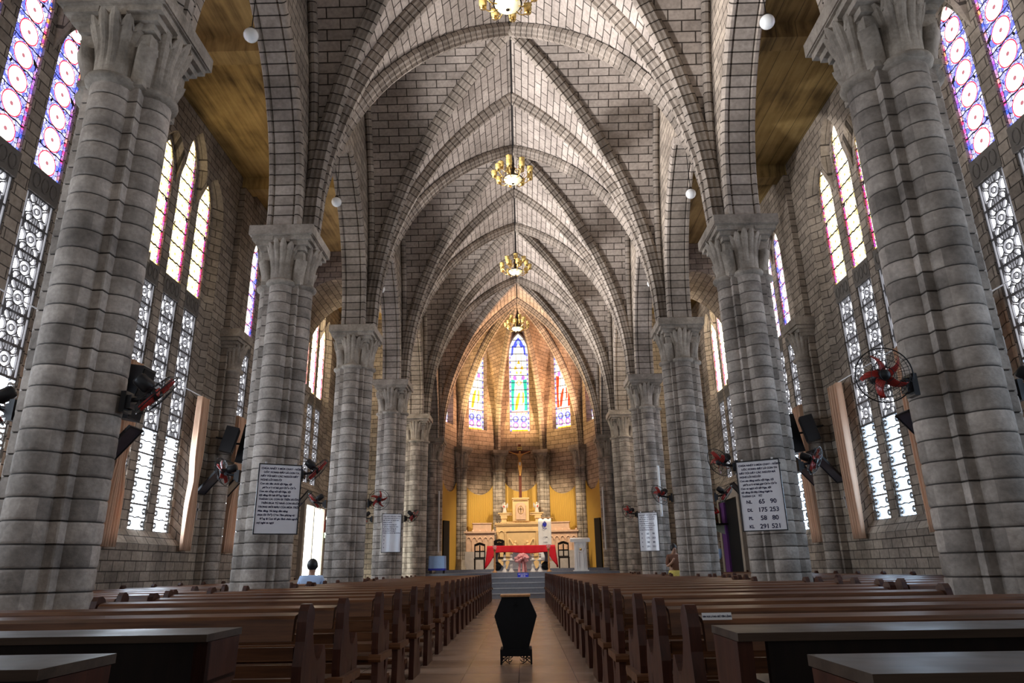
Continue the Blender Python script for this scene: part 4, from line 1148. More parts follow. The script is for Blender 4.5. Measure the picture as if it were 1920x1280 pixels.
num_rows(b2, [('NL', '65', '90'), ('DL', '175', '253'), ('PL', '58', '80'), ('KL', '291', '521')], LW, 1.06, -.10, .125, .095)
x, y, _ = board_pos(-1, 3, .22)
b3 = whiteboard((x, y, 2.2), math.radians(22), .58, 1.12, 'small glossy whiteboard on the fourth left column')
fill(b3, LT[:9], .58, 1.12, .07, .062, .034); num_rows(b3, [('N',), ('D',), ('P',), ('K',)], .58, 1.12, -.10, .11, .06, (-.38,))
x, y, _ = board_pos(1, 3, .22)
b4 = whiteboard((x - .08, y, 2.1), math.radians(-22), .58, 1.12, 'small whiteboard with four rows of numbers on the fourth right column')
fill(b4, RT[:8], .58, 1.12, .07, .062, .034); num_rows(b4, [('N', '65', '90'), ('D', '175', '253'), ('P', '58', '80'), ('K', '291', '521')], .58, 1.12, -.06, .125, .07, (-.36, -.05, .25))

# ---- chandeliers
def make_chandelier():
    t = thing('chandelier', None, None)
    m = MB(); m.lathe([(.0, -.14), (.07, -.132), (.14, -.10), (.19, -.05), (.20, -.02), (.0, -.02)], n=24); m.build('bowl', M['bowl'], t)
    m = MB(); m.lathe([(.02, -.16), (.03, -.15), (.015, -.135)], n=10)
    m.lathe([(.205, -.03), (.22, -.02), (.205, .0), (.09, .02), (.05, .08), (.035, .2), (.06, .26), (.03, .32), (.045, .40), (.012, .46)], n=20); m.build('metal_body', M['bronze'], t)
    m = MB(); m.tube([(0, 0, .44), (0, 0, 4.28)], .010, 6); m.build('chain', M['black_metal'], t)
    sm = ar = None
    for tier, (n, r, z, a0) in enumerate(((9, .40, .0, 0), (5, .25, .24, .3))):
        arm_d = None
        for k in range(n):
            a = a0 + 2 * PI * k / n
            if arm_d is None:
                m = MB(); pts = []
                for q in range(9):
                    f = q / 8; pts.append((.05 + (r - .05) * f, 0, z + .03 - .13 * math.sin(PI * f) * (1 if tier == 0 else .7) + .02 * f))
                m.tube(pts, .011, 6); m.lathe([(.012, z + .03), (.05, z + .045), (.055, z + .055), (.02, z + .07)], (r, 0, 0), 12)
                m.tube([(r * .6, .0, z - .04), (r * .7, 0, z + .03), (r * .62, 0, z + .07), (r * .56, 0, z + .03)], .007, 5)
                o = m.build('arm', M['gold'], t); arm_d = o.data
            else: o = bpy.data.objects.new('arm', arm_d); COL.objects.link(o); o.parent = t
            o.rotation_euler = (0, 0, a)
            if sm is None:
                m = MB()
                m.lathe([(.012, .0), (.04, .012), (.058, .045), (.062, .08), (.055, .115), (.068, .145), (.064, .146), (.05, .115), (.056, .08), (.052, .048), (.03, .02), (.0, .012)], n=16, rfun=lambda a_, i: 1 + (.10 * math.cos(6 * a_) if i in (4, 5, 6, 7) else 0))
                sh = m.build('shade', M['amber_glass'], o); sm = sh.data
            else: sh = bpy.data.objects.new('shade', sm); COL.objects.link(sh); sh.parent = o
            sh.location = (r, 0, z + .06)
            if ar is None:
                m = MB()
                for q in range(3): m.lathe([(.0, -.03 - .035 * q), (.008, -.02 - .035 * q), (.0, -.008 - .035 * q)], n=6)
                cr = m.build('crystal_drop', M['clear_glass'], o); ar = cr.data
            else: cr = bpy.data.objects.new('crystal_drop', ar); COL.objects.link(cr); cr.parent = o
            cr.location = (r, 0, z + .04)
    return t
ch0 = make_chandelier()
for i, nm in enumerate(('cut off by the top of the photo', 'hanging second from the camera', 'hanging third from the camera', 'hanging before the chancel arch, farthest away')):
    o = ch0 if i == 0 else copy_tree(ch0)
    o.location = (0, YC[0] + HB + 5.39 * i, 9.95); o.rotation_euler = (0, 0, .35 * i); o.scale = (1.1, 1.1, 1.0)
    tag(o, 'brass chandelier with amber glass shades, ' + nm, 'chandelier', 'chandeliers along the nave')
# ---- globe lamps under the arcade arches
gl = None
for s in (-1, 1):
    for i in range(4):
        if gl is None:
            gl = thing('globe_lamp', None, None)
            m = MB(); m.lathe([(.0, -.115)] + [(.12 * math.sin(PI * q / 14), -.12 * math.cos(PI * q / 14)) for q in range(1, 14)] + [(.03, .118)], n=22); m.build('globe', M['globe'], gl)
            m = MB(); m.lathe([(.055, .10), (.05, .135), (.02, .16), (.008, .18)], n=14); m.build('gallery', M['bronze'], gl)
            m = MB(); m.tube([(0, 0, .17), (0, 0, 1.36)], .008, 6); m.build('stem', M['black_metal'], gl); o = gl
        else: o = copy_tree(gl)
        o.location = (s * 4.19, YC[i] + HB, 9.42)
        tag(o, 'white globe lamp hanging from the %s arcade arch, %s from the camera' % (SIDE[s], ORD[i]), 'lamp', 'globe lamps under the arcade arches')

# ---- curtains and rods at the windows
def curtain_mesh(w0, w1, h, tie):
    m = MB(); rows = []; n = 84
    for i in range(15):
        f = i / 14; z = -h * f
        w = w0 + (w1 - w0) * f
        if tie: w *= 1 - .45 * math.exp(-((f - .56) / .10) ** 2)
        rows.append([(.075 * (.8 + .2 * math.sin(j * .37)) * math.cos(j * 2 * PI / 12 + .6 * math.sin(j * .2)) * (.5 + .6 * math.sin(PI * min(1, .3 + f * .7))) , (j / n - .5) * w, z) for j in range(n + 1)])
    m.grid(rows); return m
CM = {}
for s in (-1, 1):
    for i in (1, 2, 3):
        yc = YC[0] - HB + 5.39 * i
        r = thing('curtain_rod', 'thin white curtain rod across the %s %s window' % (ORD[i - 1], SIDE[s]), 'curtain rod', (s * (XW - .09), yc, 5.12), 0, 'curtain rods')
        m = MB(); m.tube([(0, -1.95, 0), (0, 1.95, 0)], .012, 6); m.build('rod', M['white'], r)
        for q in (-1, 1):
            m = MB(); m.box((s * .045, q * 1.8, 0), (.088, .02, .02)); m.build('bracket', M['white'], r)
        for q in (-1, 1):
            if s > 0 and q > 0: w = (.58, .52, False)
            elif s < 0 and q > 0: w = (.42, .46, True)
            else: w = (.55, .60, s < 0)
            key = w
            if key not in CM:
                c = curtain_mesh(w[0], w[1], 3.5, w[2]).build('curtain', M['curtain']); CM[key] = c.data
                md = c.modifiers.new('thick', 'SOLIDIFY'); md.thickness = .006
            else:
                c = bpy.data.objects.new('curtain', CM[key]); COL.objects.link(c); md = c.modifiers.new('thick', 'SOLIDIFY'); md.thickness = .006
            c.location = (s * (XW - .12), yc + q * 1.55, 5.10)
            tag(c, 'peach curtain at the %s edge of the %s %s window' % ('near' if q < 0 else 'far', ORD[i - 1], SIDE[s]), 'curtain', 'peach window curtains')

# ---- stations of the cross: tilted framed pictures with small crosses below, and loudspeakers on the half-columns
pic = crs = spk = None
for s in (-1, 1):
    for k in (1, 2, 3):
        for e, dy in ((0, -.60), (1, .60)):
            if pic is None:
                pic = thing('framed_picture', None, None)
                m = MB(); m.box((0, 0, 0), (.02, .40, .92)); m.build('picture', M['panel_dark'], pic)
                m = MB()
                for q in (-1, 1): m.box((0, q * .215, 0), (.045, .03, .98)); m.box((0, 0, q * .475), (.045, .40, .03))
                m.build('frame', M['black'], pic); o = pic
            else: o = copy_tree(pic)
            o.location = (s * (XW - .36), YC[k] + dy, 3.28); o.rotation_euler = (0, -s * math.radians(40), 0)
            tag(o, 'dark framed picture tilted off the %s wall, on the %s side of the %s half-column' % (SIDE[s], ('near', 'far')[e], ORD[k]), 'picture', 'framed pictures along the aisles')
            if crs is None:
                crs = tag(bpy.data.objects.new('wall_cross', None), None, None); bpy.data.objects.remove(crs)
                m = MB(); m.box((0, 0, 0), (.04, .055, .36)); m.box((0, 0, .06), (.04, .20, .055)); m.lathe([(.035, .16), (.035, .2), (.0, .22)], n=8)
                crs = m.build('wall_cross', M['marble_grey']); c = crs
            else: c = crs.copy(); COL.objects.link(c)
            c.location = (s * (XW - .021), YC[k] + dy, 2.48)
            tag(c, 'small pale cross low on the %s wall, %s side of the %s half-column' % (SIDE[s], ('near', 'far')[e], ORD[k]), 'cross', 'small wall crosses')
        for e, (dy, dz, dims, ry) in enumerate(((-.02, 4.15, (.34, .42, .95), .18), (-.48, 4.20, (.30, .36, .62), .22))):
            if k > 2 or (s > 0 and k < 2): continue
            t = thing('loudspeaker', '%s black loudspeaker on the %s half-column of the %s wall' % (('tall', 'short')[e], ORD[k], SIDE[s]), 'speaker', (s * (XW - .86 + .3 * e), YC[k] + dy, dz), 0, 'wall loudspeakers')
            t.rotation_euler = (0, -s * ry, -s * .3 if e else 0)
            m = MB(); d = dims
            m.prism([(-d[0] / 2, -d[1] / 2), (d[0] / 2, -d[1] * .35), (d[0] / 2, d[1] * .35), (-d[0] / 2, d[1] / 2)], d[2], fr=lambda a, b, c: (s * a, b, c - d[2] / 2)); m.build('cabinet', M['black'], t)
            m = MB(); m.box((-s * (d[0] / 2 + .006), 0, 0), (.01, d[1] * .86, d[2] * .9)); m.build('grille', M['coffin'], t)
            m = MB(); m.tube([(s * .1, 0, 0), (s * .32, 0, -.02)], .025, 8); m.build('bracket', M['black_metal'], t)
# ================================================================== sanctuary
def bez(pts, n=24):
    pts = [Vector(p) for p in pts]; out = []
    for i in range(len(pts) - 1):
        p0, p1, p2, p3 = pts[max(i - 1, 0)], pts[i], pts[i + 1], pts[min(i + 2, len(pts) - 1)]
        for q in range(n // (len(pts) - 1) + 1):
            t = q / (n // (len(pts) - 1) + 1)
            out.append(.5 * ((2 * p1) + (p2 - p0) * t + (2 * p0 - 5 * p1 + 4 * p2 - p3) * t * t + (3 * p1 - p0 - 3 * p2 + p3) * t ** 3))
    out.append(pts[-1]); return out
ZU = ZF + .131
# sign on the top step
t = thing('step_sign', 'small blue sign with white lettering on the top altar step', 'sign', (.12, YP - .012, .84))
m = MB(); m.box((0, 0, 0), (.44, .012, .17)); m.build('plate', M['sign_blue'], t)
text('KHÔNG PHẬN SỰ', .045, M['white'], t, (0, -.008, .035), RXH); text('MIỄN LÊN', .045, M['white'], t, (0, -.008, -.035), RXH)

# altar table
t = thing('altar_table', 'altar table on curved blue-grey supports under a red cloth', 'table', (.06, 31.2, ZF))
m = MB(); m.box((0, 0, 1.02), (2.8, .95, .07)); m.build('table_top', M['marble_grey'], t)
for e in (-1, 1):
    m = MB(); o = []
    for p in bez([(.62, .05), (.72, .2), (.98, .42), (1.0, .7), (.85, .98)]): o.append((e * p.x, p.y))
    o += [(e * 1.12, .98), (e * 1.2, .7), (e * 1.16, .38), (e * 1.2, .05)]
    m.prism(o, .5, fr=lambda a, b, c: (a, c, b), c0=-.25); m.build('curved_support', M['step'], t)
    m = MB(); m.lathe([(.0, -.03), (.17, -.03), (.17, .03), (.0, .03)], (e * 1.02, -.29, .25), 20, rot=Matrix.Rotation(PI / 2, 3, 'X')); m.build('round_boss', M['coffin'], t)
m = MB(); m.box((0, 0, .03), (2.6, .7, .058)); m.build('base_slab', M['marble_grey'], t)
# white front frontal triangle of the altar
m = MB(); m.prism([(-.62, .12), (.62, .12), (.30, .96), (-.30, .96)], .04, fr=lambda a, b, c: (a, c, b), c0=-.22); m.build('front_slab', M['white'], t)
# red cloth: top, front drop, long falls at the ends
m = MB(); rows = []; W = 1.45; n = 60
def fall(x): return .30 + .03 * math.sin(x * 3.1 + .4) + (.0 if abs(x) < W - .34 else .60 * ((abs(x) - W + .34) / .34) ** .8)
for i in range(9):
    f = i / 8; r = []
    for j in range(n + 1):
        x = (j / n * 2 - 1) * W; fold = .018 * math.sin(x * 19) * f
        r.append((x * (1 + .05 * f * (abs(x) / W) ** 6), -.50 - .02 * f - fold, 1.07 - fall(x) * f))
    rows.append(r)
rows = [[(x, .50, 1.07) for x, _, _ in rows[0]], [(x, 0, 1.072) for x, _, _ in rows[0]]] + rows
m.grid(rows)
for e in (-1, 1):
    rr = []
    for i in range(9):
        f = i / 8; rr.append([(e * (W + .10 * f + .022 * math.sin(y * 14) * f), y, 1.07 - (.92 - .1 * abs(y)) * f) for y in [(-.5 + j / 20) for j in range(21)]])
    m.grid(rr)
c = m.build('altar_cloth', M['red_cloth'], None, (.06, 31.2, ZF + .012)); md = c.modifiers.new('thick', 'SOLIDIFY'); md.thickness = .006
tag(c, 'bright red cloth draped over the altar table', 'tablecloth')

# candle stands
def lathe_part(nm, prof, mat, parent, loc=(0, 0, 0), n=16, rf=None):
    m = MB(); m.lathe(prof, (0, 0, 0), n, rfun=rf); return m.build(nm, mat, parent, loc)
cs = thing('candle_stand', None, None)
lathe_part('turned_post', [(.10, .001), (.10, .03), (.05, .07), (.035, .12), (.05, .2), (.04, .28), (.055, .33), (.03, .38), (.045, .5), (.032, .62), (.04, .74), (.03, .84), (.05, .89), (.08, .91), (.08, .925), (.0, .93)], M['turned_wood'], cs)
lathe_part('glass_cup', [(.02, .931), (.075, .96), (.09, 1.01), (.085, 1.06), (.095, 1.09), (.088, 1.09), (.078, 1.06), (.083, 1.01), (.068, .965), (.0, .945)], M['clear_glass'], cs)
for s, o in ((-1, cs), (1, None)):
    o = o or copy_tree(cs); o.location = (.08 + s * 1.13, 30.3, ZF)
    tag(o, 'turned wooden candle stand with glass cup at the %s end of the altar' % SIDE[s], 'candle stand', 'wooden candle stands')
st = thing('stone_candlestick', None, None)
lathe_part('stem', [(.12, .001), (.12, .03), (.085, .08), (.055, .14), (.045, .2), (.075, .25), (.05, .3), (.04, .4), (.06, .44), (.13, .46), (.13, .49), (.05, .50), (.05, .56), (.0, .565)], M['plaster_white'], st)
lathe_part('glass_cup', [(.03, .566), (.05, .60), (.045, .66), (.06, .72), (.052, .72), (.038, .66), (.042, .61), (.0, .585)], M['clear_glass'], st)
for i, x in enumerate((-.64, -.36, .54, .84)):
    o = st if i == 0 else copy_tree(st); o.location = (x, 30.25, ZF)
    tag(o, 'pale stone candlestick before the altar, %s from the left' % ORD[i], 'candlestick', 'pale stone candlesticks')
# pink flowers
fl = thing('flower_arrangement', 'mass of pink flowers on a clustered stand below the altar cloth', 'flowers', (.09, 30.35, ZF))
m = MB()
for k in range(5): a = 2 * PI * k / 5; m.tube([(.16 * math.cos(a), .12 * math.sin(a), .002), (.13 * math.cos(a), .10 * math.sin(a), .3), (.1 * math.cos(a), .08 * math.sin(a), .42)], [.055, .045, .035], 8)
m.build('stand', M['pink'], fl)
rnd = random.Random(3); hd = None
for k in range(34):
    a = rnd.random() * 2 * PI; el = rnd.uniform(-.5, 1.3); r = .22
    p = (r * 1.1 * math.cos(a) * math.cos(el), .2 * math.sin(a) * math.cos(el), .50 + .17 * math.sin(el))
    if hd is None:
        m = MB(); m.lathe([(.0, -.03), (.05, -.02), (.078, .02), (.07, .05), (.045, .045), (.05, .06), (.02, .055), (.0, .06)], n=20, rfun=lambda a_, i: 1 + .16 * math.cos(5 * a_ + i)); o = m.build('flower_head', M['pink'], fl); hd = o.data
    else: o = bpy.data.objects.new('flower_head', hd); COL.objects.link(o); o.parent = fl
    o.location = p; o.rotation_euler = (rnd.uniform(-1, 1), rnd.uniform(-1, 1), a); o.scale = (1.2, 1.2, 1.2)

# retable behind the altar
CX = .06
t = thing('retable', 'honey marble retable block with carved relief arches behind the altar', 'altar', (CX, 36.2, ZU))
m = MB(); m.box((0, 0, 1.07), (2.5, .7, 2.13)); m.build('block', M['marble'], t)
m = MB(); m.box((0, -.02, 2.16), (2.66, .8, .08)); m.box((0, -.02, 2.09), (2.56, .74, .06))
for k in range(20): m.box((-1.26 + k * .1326, -.41, 2.215), (.06, .04, .05))
m.build('cornice', M['marble'], t)
m = MB()
m.box((0, -.37, 1.83), (1.5, .05, .10)); m.box((0, -.37, .62), (1.5, .05, .08))
for x in (-1.18, -.78, .78, 1.18): m.tube([(x, -.36, .6), (x, -.36, 1.75)], .045, 10); m.box((x, -.36, 1.80), (.12, .08, .08))
for e in (-1, 1):
    m.tube([(e * (.98 + .17 * math.cos(a)), -.36, 1.6 + .22 * math.sin(a)) for a in [PI * k / 10 for k in range(11)]], .03, 6)
m.build('carved_frame', M['marble'], t)
m = MB()     # two kneeling relief figures
for e in (-1, 1):
    for p, r in (((e * .38, -.36, .74), .13), ((e * .36, -.38, .92), .12), ((e * .33, -.39, 1.10), .105), ((e * .30, -.40, 1.25), .07), ((e * .50, -.37, .80), .09)):
        m.lathe([(r * math.sin(PI * q / 8), -r * 1.25 * math.cos(PI * q / 8)) for q in range(9)], p, 12)
    m.tube(bez([(e * .42, -.37, 1.15), (e * .60, -.36, 1.42), (e * .66, -.36, 1.2), (e * .58, -.36, .9), (e * .5, -.36, .75)]), .04, 6)
    m.tube([(e * .33, -.42, 1.12), (e * .2, -.43, 1.08), (e * .17, -.43, 1.2)], .03, 6)
m.build('relief_figures', M['marble'], t)
m = MB(); m.box((0, 0, 2.235), (2.1, .5, .07))
for e in (-1, 1):
    m.box((e * .76, .0, 2.62), (.62, .44, .09)); m.box((e * .80, .0, 2.69), (.70, .5, .05))
    m.box((e * .86, 0, 2.42), (.26, .36, .32)); m.box((e * .86, -.1, 2.50), (.32, .22, .16))
m.build('upper_shelf', M['marble'], t)
t = thing('tabernacle', 'pale carved marble tabernacle standing on top of the retable', 'tabernacle', (CX, 36.1, ZU + 2.272))
m = MB(); m.box((0, 0, .56), (.82, .5, 1.1)); m.box((0, -.01, 1.13), (.88, .56, .07)); 
for k in range(14): m.box((-.36 + k * .0554, -.275, 1.05), (.03, .05, .06))
m.build('case', M['marble'], t)
m = MB(); m.prism([(-.24, .08), (.24, .08), (.24, .78), (.20, .86), (.1, .93), (-.1, .93), (-.20, .86), (-.24, .78)], .03, fr=lambda a, b, c: (a, c, b), c0=-.285); m.build('door_panel', M['marble_pink'], t)
m = MB(); m.tube([(.13 * math.cos(a), -.29, .56 + .2 * math.sin(a)) for a in [2 * PI * k / 16 for k in range(16)]], .014, 6, closed=True); m.box((0, -.29, .56), (.03, .02, .28)); m.box((0, -.29, .60), (.16, .02, .03)); m.build('door_emblem', M['gold'], t)
for s in (-1, 1):     # side wings
    t = thing('retable_wing', 'lower arcaded marble wing on the %s of the retable' % SIDE[s], 'altar', (CX + s * 2.08, 35.75, ZU), -s * math.radians(8), 'retable wings')
    m = MB(); m.box((0, 0, .42), (1.5, .5, .83)); m.build('plinth', M['marble_grey'], t)
    m = MB(); m.box((0, 0, 1.28), (1.46, .36, .88)); m.build('arcade_block', M['marble_pink'], t)
    m = MB(); m.box((0, -.02, 1.76), (1.6, .46, .08))
    for k in range(5): m.lathe([(.05, 0), (.06, .05), (.0, .10)], (-.68 + k * .34, -.1, 1.80), 8)
    m.build('cornice', M['marble_pink'], t)
    m = MB()
    for k in range(5):
        x = -.56 + k * .28
        m.tube([(x - .11, -.19, .88), (x - .11, -.19, 1.36)], .026, 8)
        m.tube([(x + .11 * math.cos(a), -.19, 1.36 + .16 * math.sin(a)) for a in [PI - PI * q / 8 for q in range(9)]], .024, 6)
    m.tube([(.67, -.19, .88), (.67, -.19, 1.36)], .026, 8); m.build('blind_arcade', M['marble_pink'], t)
    m = MB(); m.box((-s * .12, .04, 1.99), (.92, .34, .36)); m.box((-s * .12, .04, 2.19), (.98, .4, .05)); m.build('upper_block', M['marble_pink'], t)
# angel statuettes
an = thing('angel_statuette', None, None)
lathe_part('robed_body', [(.10, .001), (.11, .03), (.085, .15), (.07, .26), (.085, .34), (.05, .40), (.03, .42)], M['plaster_white'], an)
lathe_part('head', [(.0, .40), (.035, .415), (.05, .46), (.04, .505), (.0, .52)], M['plaster_white'], an)
m = MB()
for e in (-1, 1): m.prism([(e * .03, .20), (e * .14, .26), (e * .17, .40), (e * .13, .50), (e * .08, .42), (e * .03, .36)], .025, fr=lambda a, b, c: (a, c + .06, b))
m.build('wings', M['plaster_white'], an)
lathe_part('votive_light', [(.03, .27), (.035, .33), (.0, .36)], M['robe_red'], an, (0, -.10, 0))
for s, o in ((-1, an), (1, None)):
    o = o or copy_tree(an); o.location = (CX + s * .82, 36.1, ZU + 2.716); o.rotation_euler = (0, 0, s * .4)
    tag(o, 'small white angel statuette with red light, %s of the tabernacle' % SIDE[s], 'statuette', 'angel statuettes')

# crucifix
t = thing('crucifix', 'tall red-brown crucifix with gilded figure against the apse wall', 'crucifix', (.06, 36.55, 0))
m = MB(); m.box((0, 0, 5.92), (.15, .10, 2.86)); m.box((0, 0, 6.92), (1.16, .10, .14)); m.build('cross_beams', M['cross_wood'], t)
m = MB(); m.box((0, -.06, 7.13), (.26, .03, .17)); m.build('title_board', M['gold'], t)
text('INRI', .09, M['ink'], t, (0, -.077, 7.13), RXH)
def skin(name, joints, edges, mat, parent=None, loc=(0, 0, 0), rz=0, sub=2, root=0):
    me = bpy.data.meshes.new(name); me.from_pydata([j[0] for j in joints], edges, []); me.materials.append(mat)
    o = bpy.data.objects.new(name, me); COL.objects.link(o)
    sk = o.modifiers.new('skin', 'SKIN'); sk.use_smooth_shade = True
    for v, j in zip(me.skin_vertices[0].data if me.skin_vertices else [], joints):
        v.radius = (j[1], j[1]) if not isinstance(j[1], tuple) else j[1]
    if me.skin_vertices: me.skin_vertices[0].data[root].use_root = True
    sb = o.modifiers.new('sub', 'SUBSURF'); sb.levels = sub; sb.render_levels = sub
    o.parent = parent; o.location = loc; o.rotation_euler = (0, 0, rz); return o
J = [((0, 0, 0), .085), ((0, 0, .18), .075), ((0, -.01, .36), .10), ((0, 0, .47), .045), ((.02, -.05, .60), (.07, .085)),
     ((-.16, 0, .43), .04), ((-.33, .02, .49), .030), ((-.50, .03, .56), .024), ((-.56, .03, .58), .028),
     ((.16, 0, .43), .04), ((.33, .02, .49), .030), ((.50, .03, .56), .024), ((.56, .03, .58), .028),
     ((-.06, -.02, -.08), .07), ((-.04, -.09, -.34), .05), ((-.01, -.02, -.62), .035), ((-.01, -.07, -.70), .03),
     ((.06, -.02, -.08), .07), ((.06, -.09, -.34), .05), ((.02, -.02, -.62), .035), ((.015, -.07, -.70), .03)]
E = [(0, 1), (1, 2), (2, 3), (3, 4), (2, 5), (5, 6), (6, 7), (7, 8), (2, 9), (9, 10), (10, 11), (11, 12), (0, 13), (13, 14), (14, 15), (15, 16), (0, 17), (17, 18), (18, 19), (19, 20)]
skin('corpus', J, E, M['corpus'], t, (0, -.11, 6.38))
m = MB(); m.lathe([(.09, -.12), (.105, -.05), (.10, .05), (.088, .06)], (0, -.115, 6.33), 14); m.build('loincloth', M['plaster_white'], t)

# banner
t = thing('banner', 'white vertical banner with blue emblem beside the retable', 'banner', (1.20, 34.4, ZU))
m = MB(); rows = [[(-.31 + .62 * j / 12, .015 * math.sin(j * 1.3 + i * .2), .35 + 1.95 * i / 10) for j in range(13)] for i in range(11)]; m.grid(rows); b = m.build('banner_cloth', M['white_cloth'], t)
md = b.modifiers.new('thick', 'SOLIDIFY'); md.thickness = .006
m = MB(); m.tube([(-.38, 0, 2.31), (.38, 0, 2.31)], .018, 8); m.tube([(-.34, 0, .34), (.34, 0, .34)], .015, 8)
for e in (-1, 1): m.lathe([(.0, -.04), (.035, 0), (.0, .04)], (e * .38, 0, 2.31), 10)
m.build('rods', M['turned_wood'], t)
m = MB(); m.tube([(0, .05, .002), (0, .05, 2.32)], .02, 8); m.lathe([(.16, .002), (.16, .03), (.03, .05)], (0, .05, 0), 16); m.build('stand', M['black_metal'], t)
m = MB(); m.tube([(.09 * math.cos(a), -.024, 2.02 + .11 * math.sin(a)) for a in [2 * PI * k / 18 for k in range(18)]], .012, 6, closed=True)
m.prism([(-.07, 1.98), (0, 1.90), (.07, 1.98), (.07, 2.07), (-.07, 2.07)], .01, fr=lambda a, b, c: (a, c - .026, b)); m.box((0, -.026, 2.13), (.02, .012, .08)); m.box((0, -.026, 2.14), (.06, .012, .02))
m.tube([(x, -.024, 1.85 - .03 * math.cos(x * 14)) for x in [-.1 + k * .02 for k in range(11)]], .008, 5); m.build('emblem', M['deep_blue'], t)
for k, chs in enumerate(('LÒNG', 'CHÚA', 'THƯƠNG', 'XÓT')): text(chs, .07, M['ink'], t, (.02, -.024, 1.42 - .24 * k), (PI / 2, -PI / 2, 0) if False else RXH, 'banner_lettering')

# lectern
t = thing('lectern', 'white lectern with pleated front at the right of the altar', 'lectern', (2.52, 30.0, ZF))
m = MB(); m.prism([(-.26, .05), (.26, .05), (.24, 1.15), (-.24, 1.15)], .36, fr=lambda a, b, c: (a, c, b), c0=-.18); m.build('body', M['white'], t)
m = MB(); m.box((0, 0, 1.24), (.80, .48, .13), rot=Matrix.Rotation(math.radians(8), 3, 'X')); m.build('desk', M['white'], t)
m = MB(); m.box((0, 0, .026), (.62, .48, .05)); m.build('foot', M['white'], t)
m = MB()
for x in (-.18, -.10, .10, .18): m.box((x, -.19, .55), (.02, .03, .95))
m.tube([(.16 * math.cos(a), -.19, .95 + .2 * math.sin(a)) for a in [PI + PI * k / 10 for k in range(11)]], .016, 6); m.build('pleats', M['white'], t)
m = MB(); m.lathe([(.045, -.01), (.045, .01), (.0, .012)], (0, -.20, .86), 12, rot=Matrix.Rotation(PI / 2, 3, 'X')); m.build('gold_emblem', M['gold'], t)

# chairs
def chair(label, loc, ornate):
    t = thing('armchair' if ornate else 'side_chair', label, 'chair', loc)
    m = MB(); m.box((0, 0, .46), (.50, .48, .05)); m.build('seat', M['dark_wood'], t)
    for e in (-1, 1):
        for y in (-.21, .21):
            m = MB(); m.tube([(e * .22, y, .002), (e * .22, y, .44)], [.02, .026], 8); m.build('leg', M['dark_wood'], t)
    m = MB(); H = 1.28 if ornate else 1.13
    for e in (-1, 1): m.box((e * .23, .22, (H + .48) / 2), (.05, .045, H - .48))
    m.box((0, .22, .80), (.44, .04, .06)); m.box((0, .22, .52), (.44, .04, .05)); m.box((0, .22, .80), (.06, .03, .55))
    pts = [(-.26, H - .12), (-.22, H), (-.1, H + .05), (0, H + .075), (.1, H + .05), (.22, H), (.26, H - .12), (.18, H - .09), (0, H - .04), (-.18, H - .09)]
    m.prism(pts, .05, fr=lambda a, b, c: (a, .195 + c, b))
    if ornate:
        for e in (-1, 0, 1): m.tube([(e * .14 + .06 * math.cos(a), .215, H - .02 + .05 * math.sin(a)) for a in [2 * PI * k / 12 for k in range(12)]], .014, 6, closed=True)
        m.box((0, .22, 1.05), (.40, .02, .3))
    m.build('backrest', M['dark_wood'], t)
    if ornate:
        for e in (-1, 1): m = MB(); m.box((e * .28, -.02, .72), (.06, .44, .05)); m.box((e * .28, -.2, .6), (.05, .05, .22)); m.build('armrest', M['dark_wood'], t)
    return t
chair('dark open-backed wooden chair left of the red altar', (-1.88, 33.4, ZU), False)['group'] = 'open-backed chairs'
chair('dark open-backed wooden chair right of the red altar', (2.02, 33.4, ZU), False)['group'] = 'open-backed chairs'
chair('carved dark armchair showing its crest above the red cloth', (-.98, 33.6, ZU), True)

# draped side table
t = thing('side_table', 'small table under a pale blue cloth left of the altar', 'table', (-3.42, 30.0, ZF))
for ex in (-1, 1):
    for ey in (-1, 1):
        m = MB(); m.box((ex * .27, ey * .2, .33), (.04, .04, .655)); m.build('leg', M['dark_wood'], t)
m = MB(); m.box((0, 0, .67), (.62, .5, .03)); m.build('table_top', M['dark_wood'], t)
m = MB(); ring = []
per = [(-.33, -.27), (.33, -.27), (.33, .27), (-.33, .27)]
for i in range(4):
    a, b = per[i], per[(i + 1) % 4]
    for k in range(12): ring.append((a[0] + (b[0] - a[0]) * k / 12, a[1] + (b[1] - a[1]) * k / 12))
rows = []
for i in range(7):
    f = i / 6; rows.append([(x * (1 + .04 * f + .02 * f * math.sin(q * 1.7)), y * (1 + .05 * f + .03 * f * math.sin(q * 1.7)), .69 - .50 * f) for q, (x, y) in enumerate(ring)])
m.grid(rows, None, 0, True, True); m.poly(rows[0])
c = m.build('table_cloth', M['blue_cloth'], None, (-3.42, 30.0, ZF + .004)); tag(c, 'pale blue cloth hanging over the small side table', 'tablecloth')
m = MB(); rows = [[(x * 1.005, y * 1.005, .20) for x, y, z in rows[-1]], [(x * 1.01, y * 1.01, .12) for x, y, z in rows[-1]]]; m.grid(rows, None, 0, True, True); m.build('blue_hem', M['deep_blue'], c)

# fluorescent tubes
for i, (x, y, z0, z1, lb) in enumerate(((-3.82, 32.75, 1.85, 4.6, 'long white tube lamp on the left chancel column'), (3.80, 32.75, 1.85, 4.65, 'long white tube lamp on the right chancel column'), (4.35, YC[3] - .62, 2.55, 4.1, 'white tube lamp on the fourth right column above a fan'))):
    t = thing('tube_lamp', lb, 'lamp', (x, y, 0), 0, 'tube lamps')
    m = MB(); m.box((0, .03, (z0 + z1) / 2), (.07, .04, z1 - z0)); m.build('batten', M['white'], t)
    m = MB(); m.tube([(0, -.015, z0 + .05), (0, -.015, z1 - .05)], .022, 10); m.build('tube', M['globe'], t)
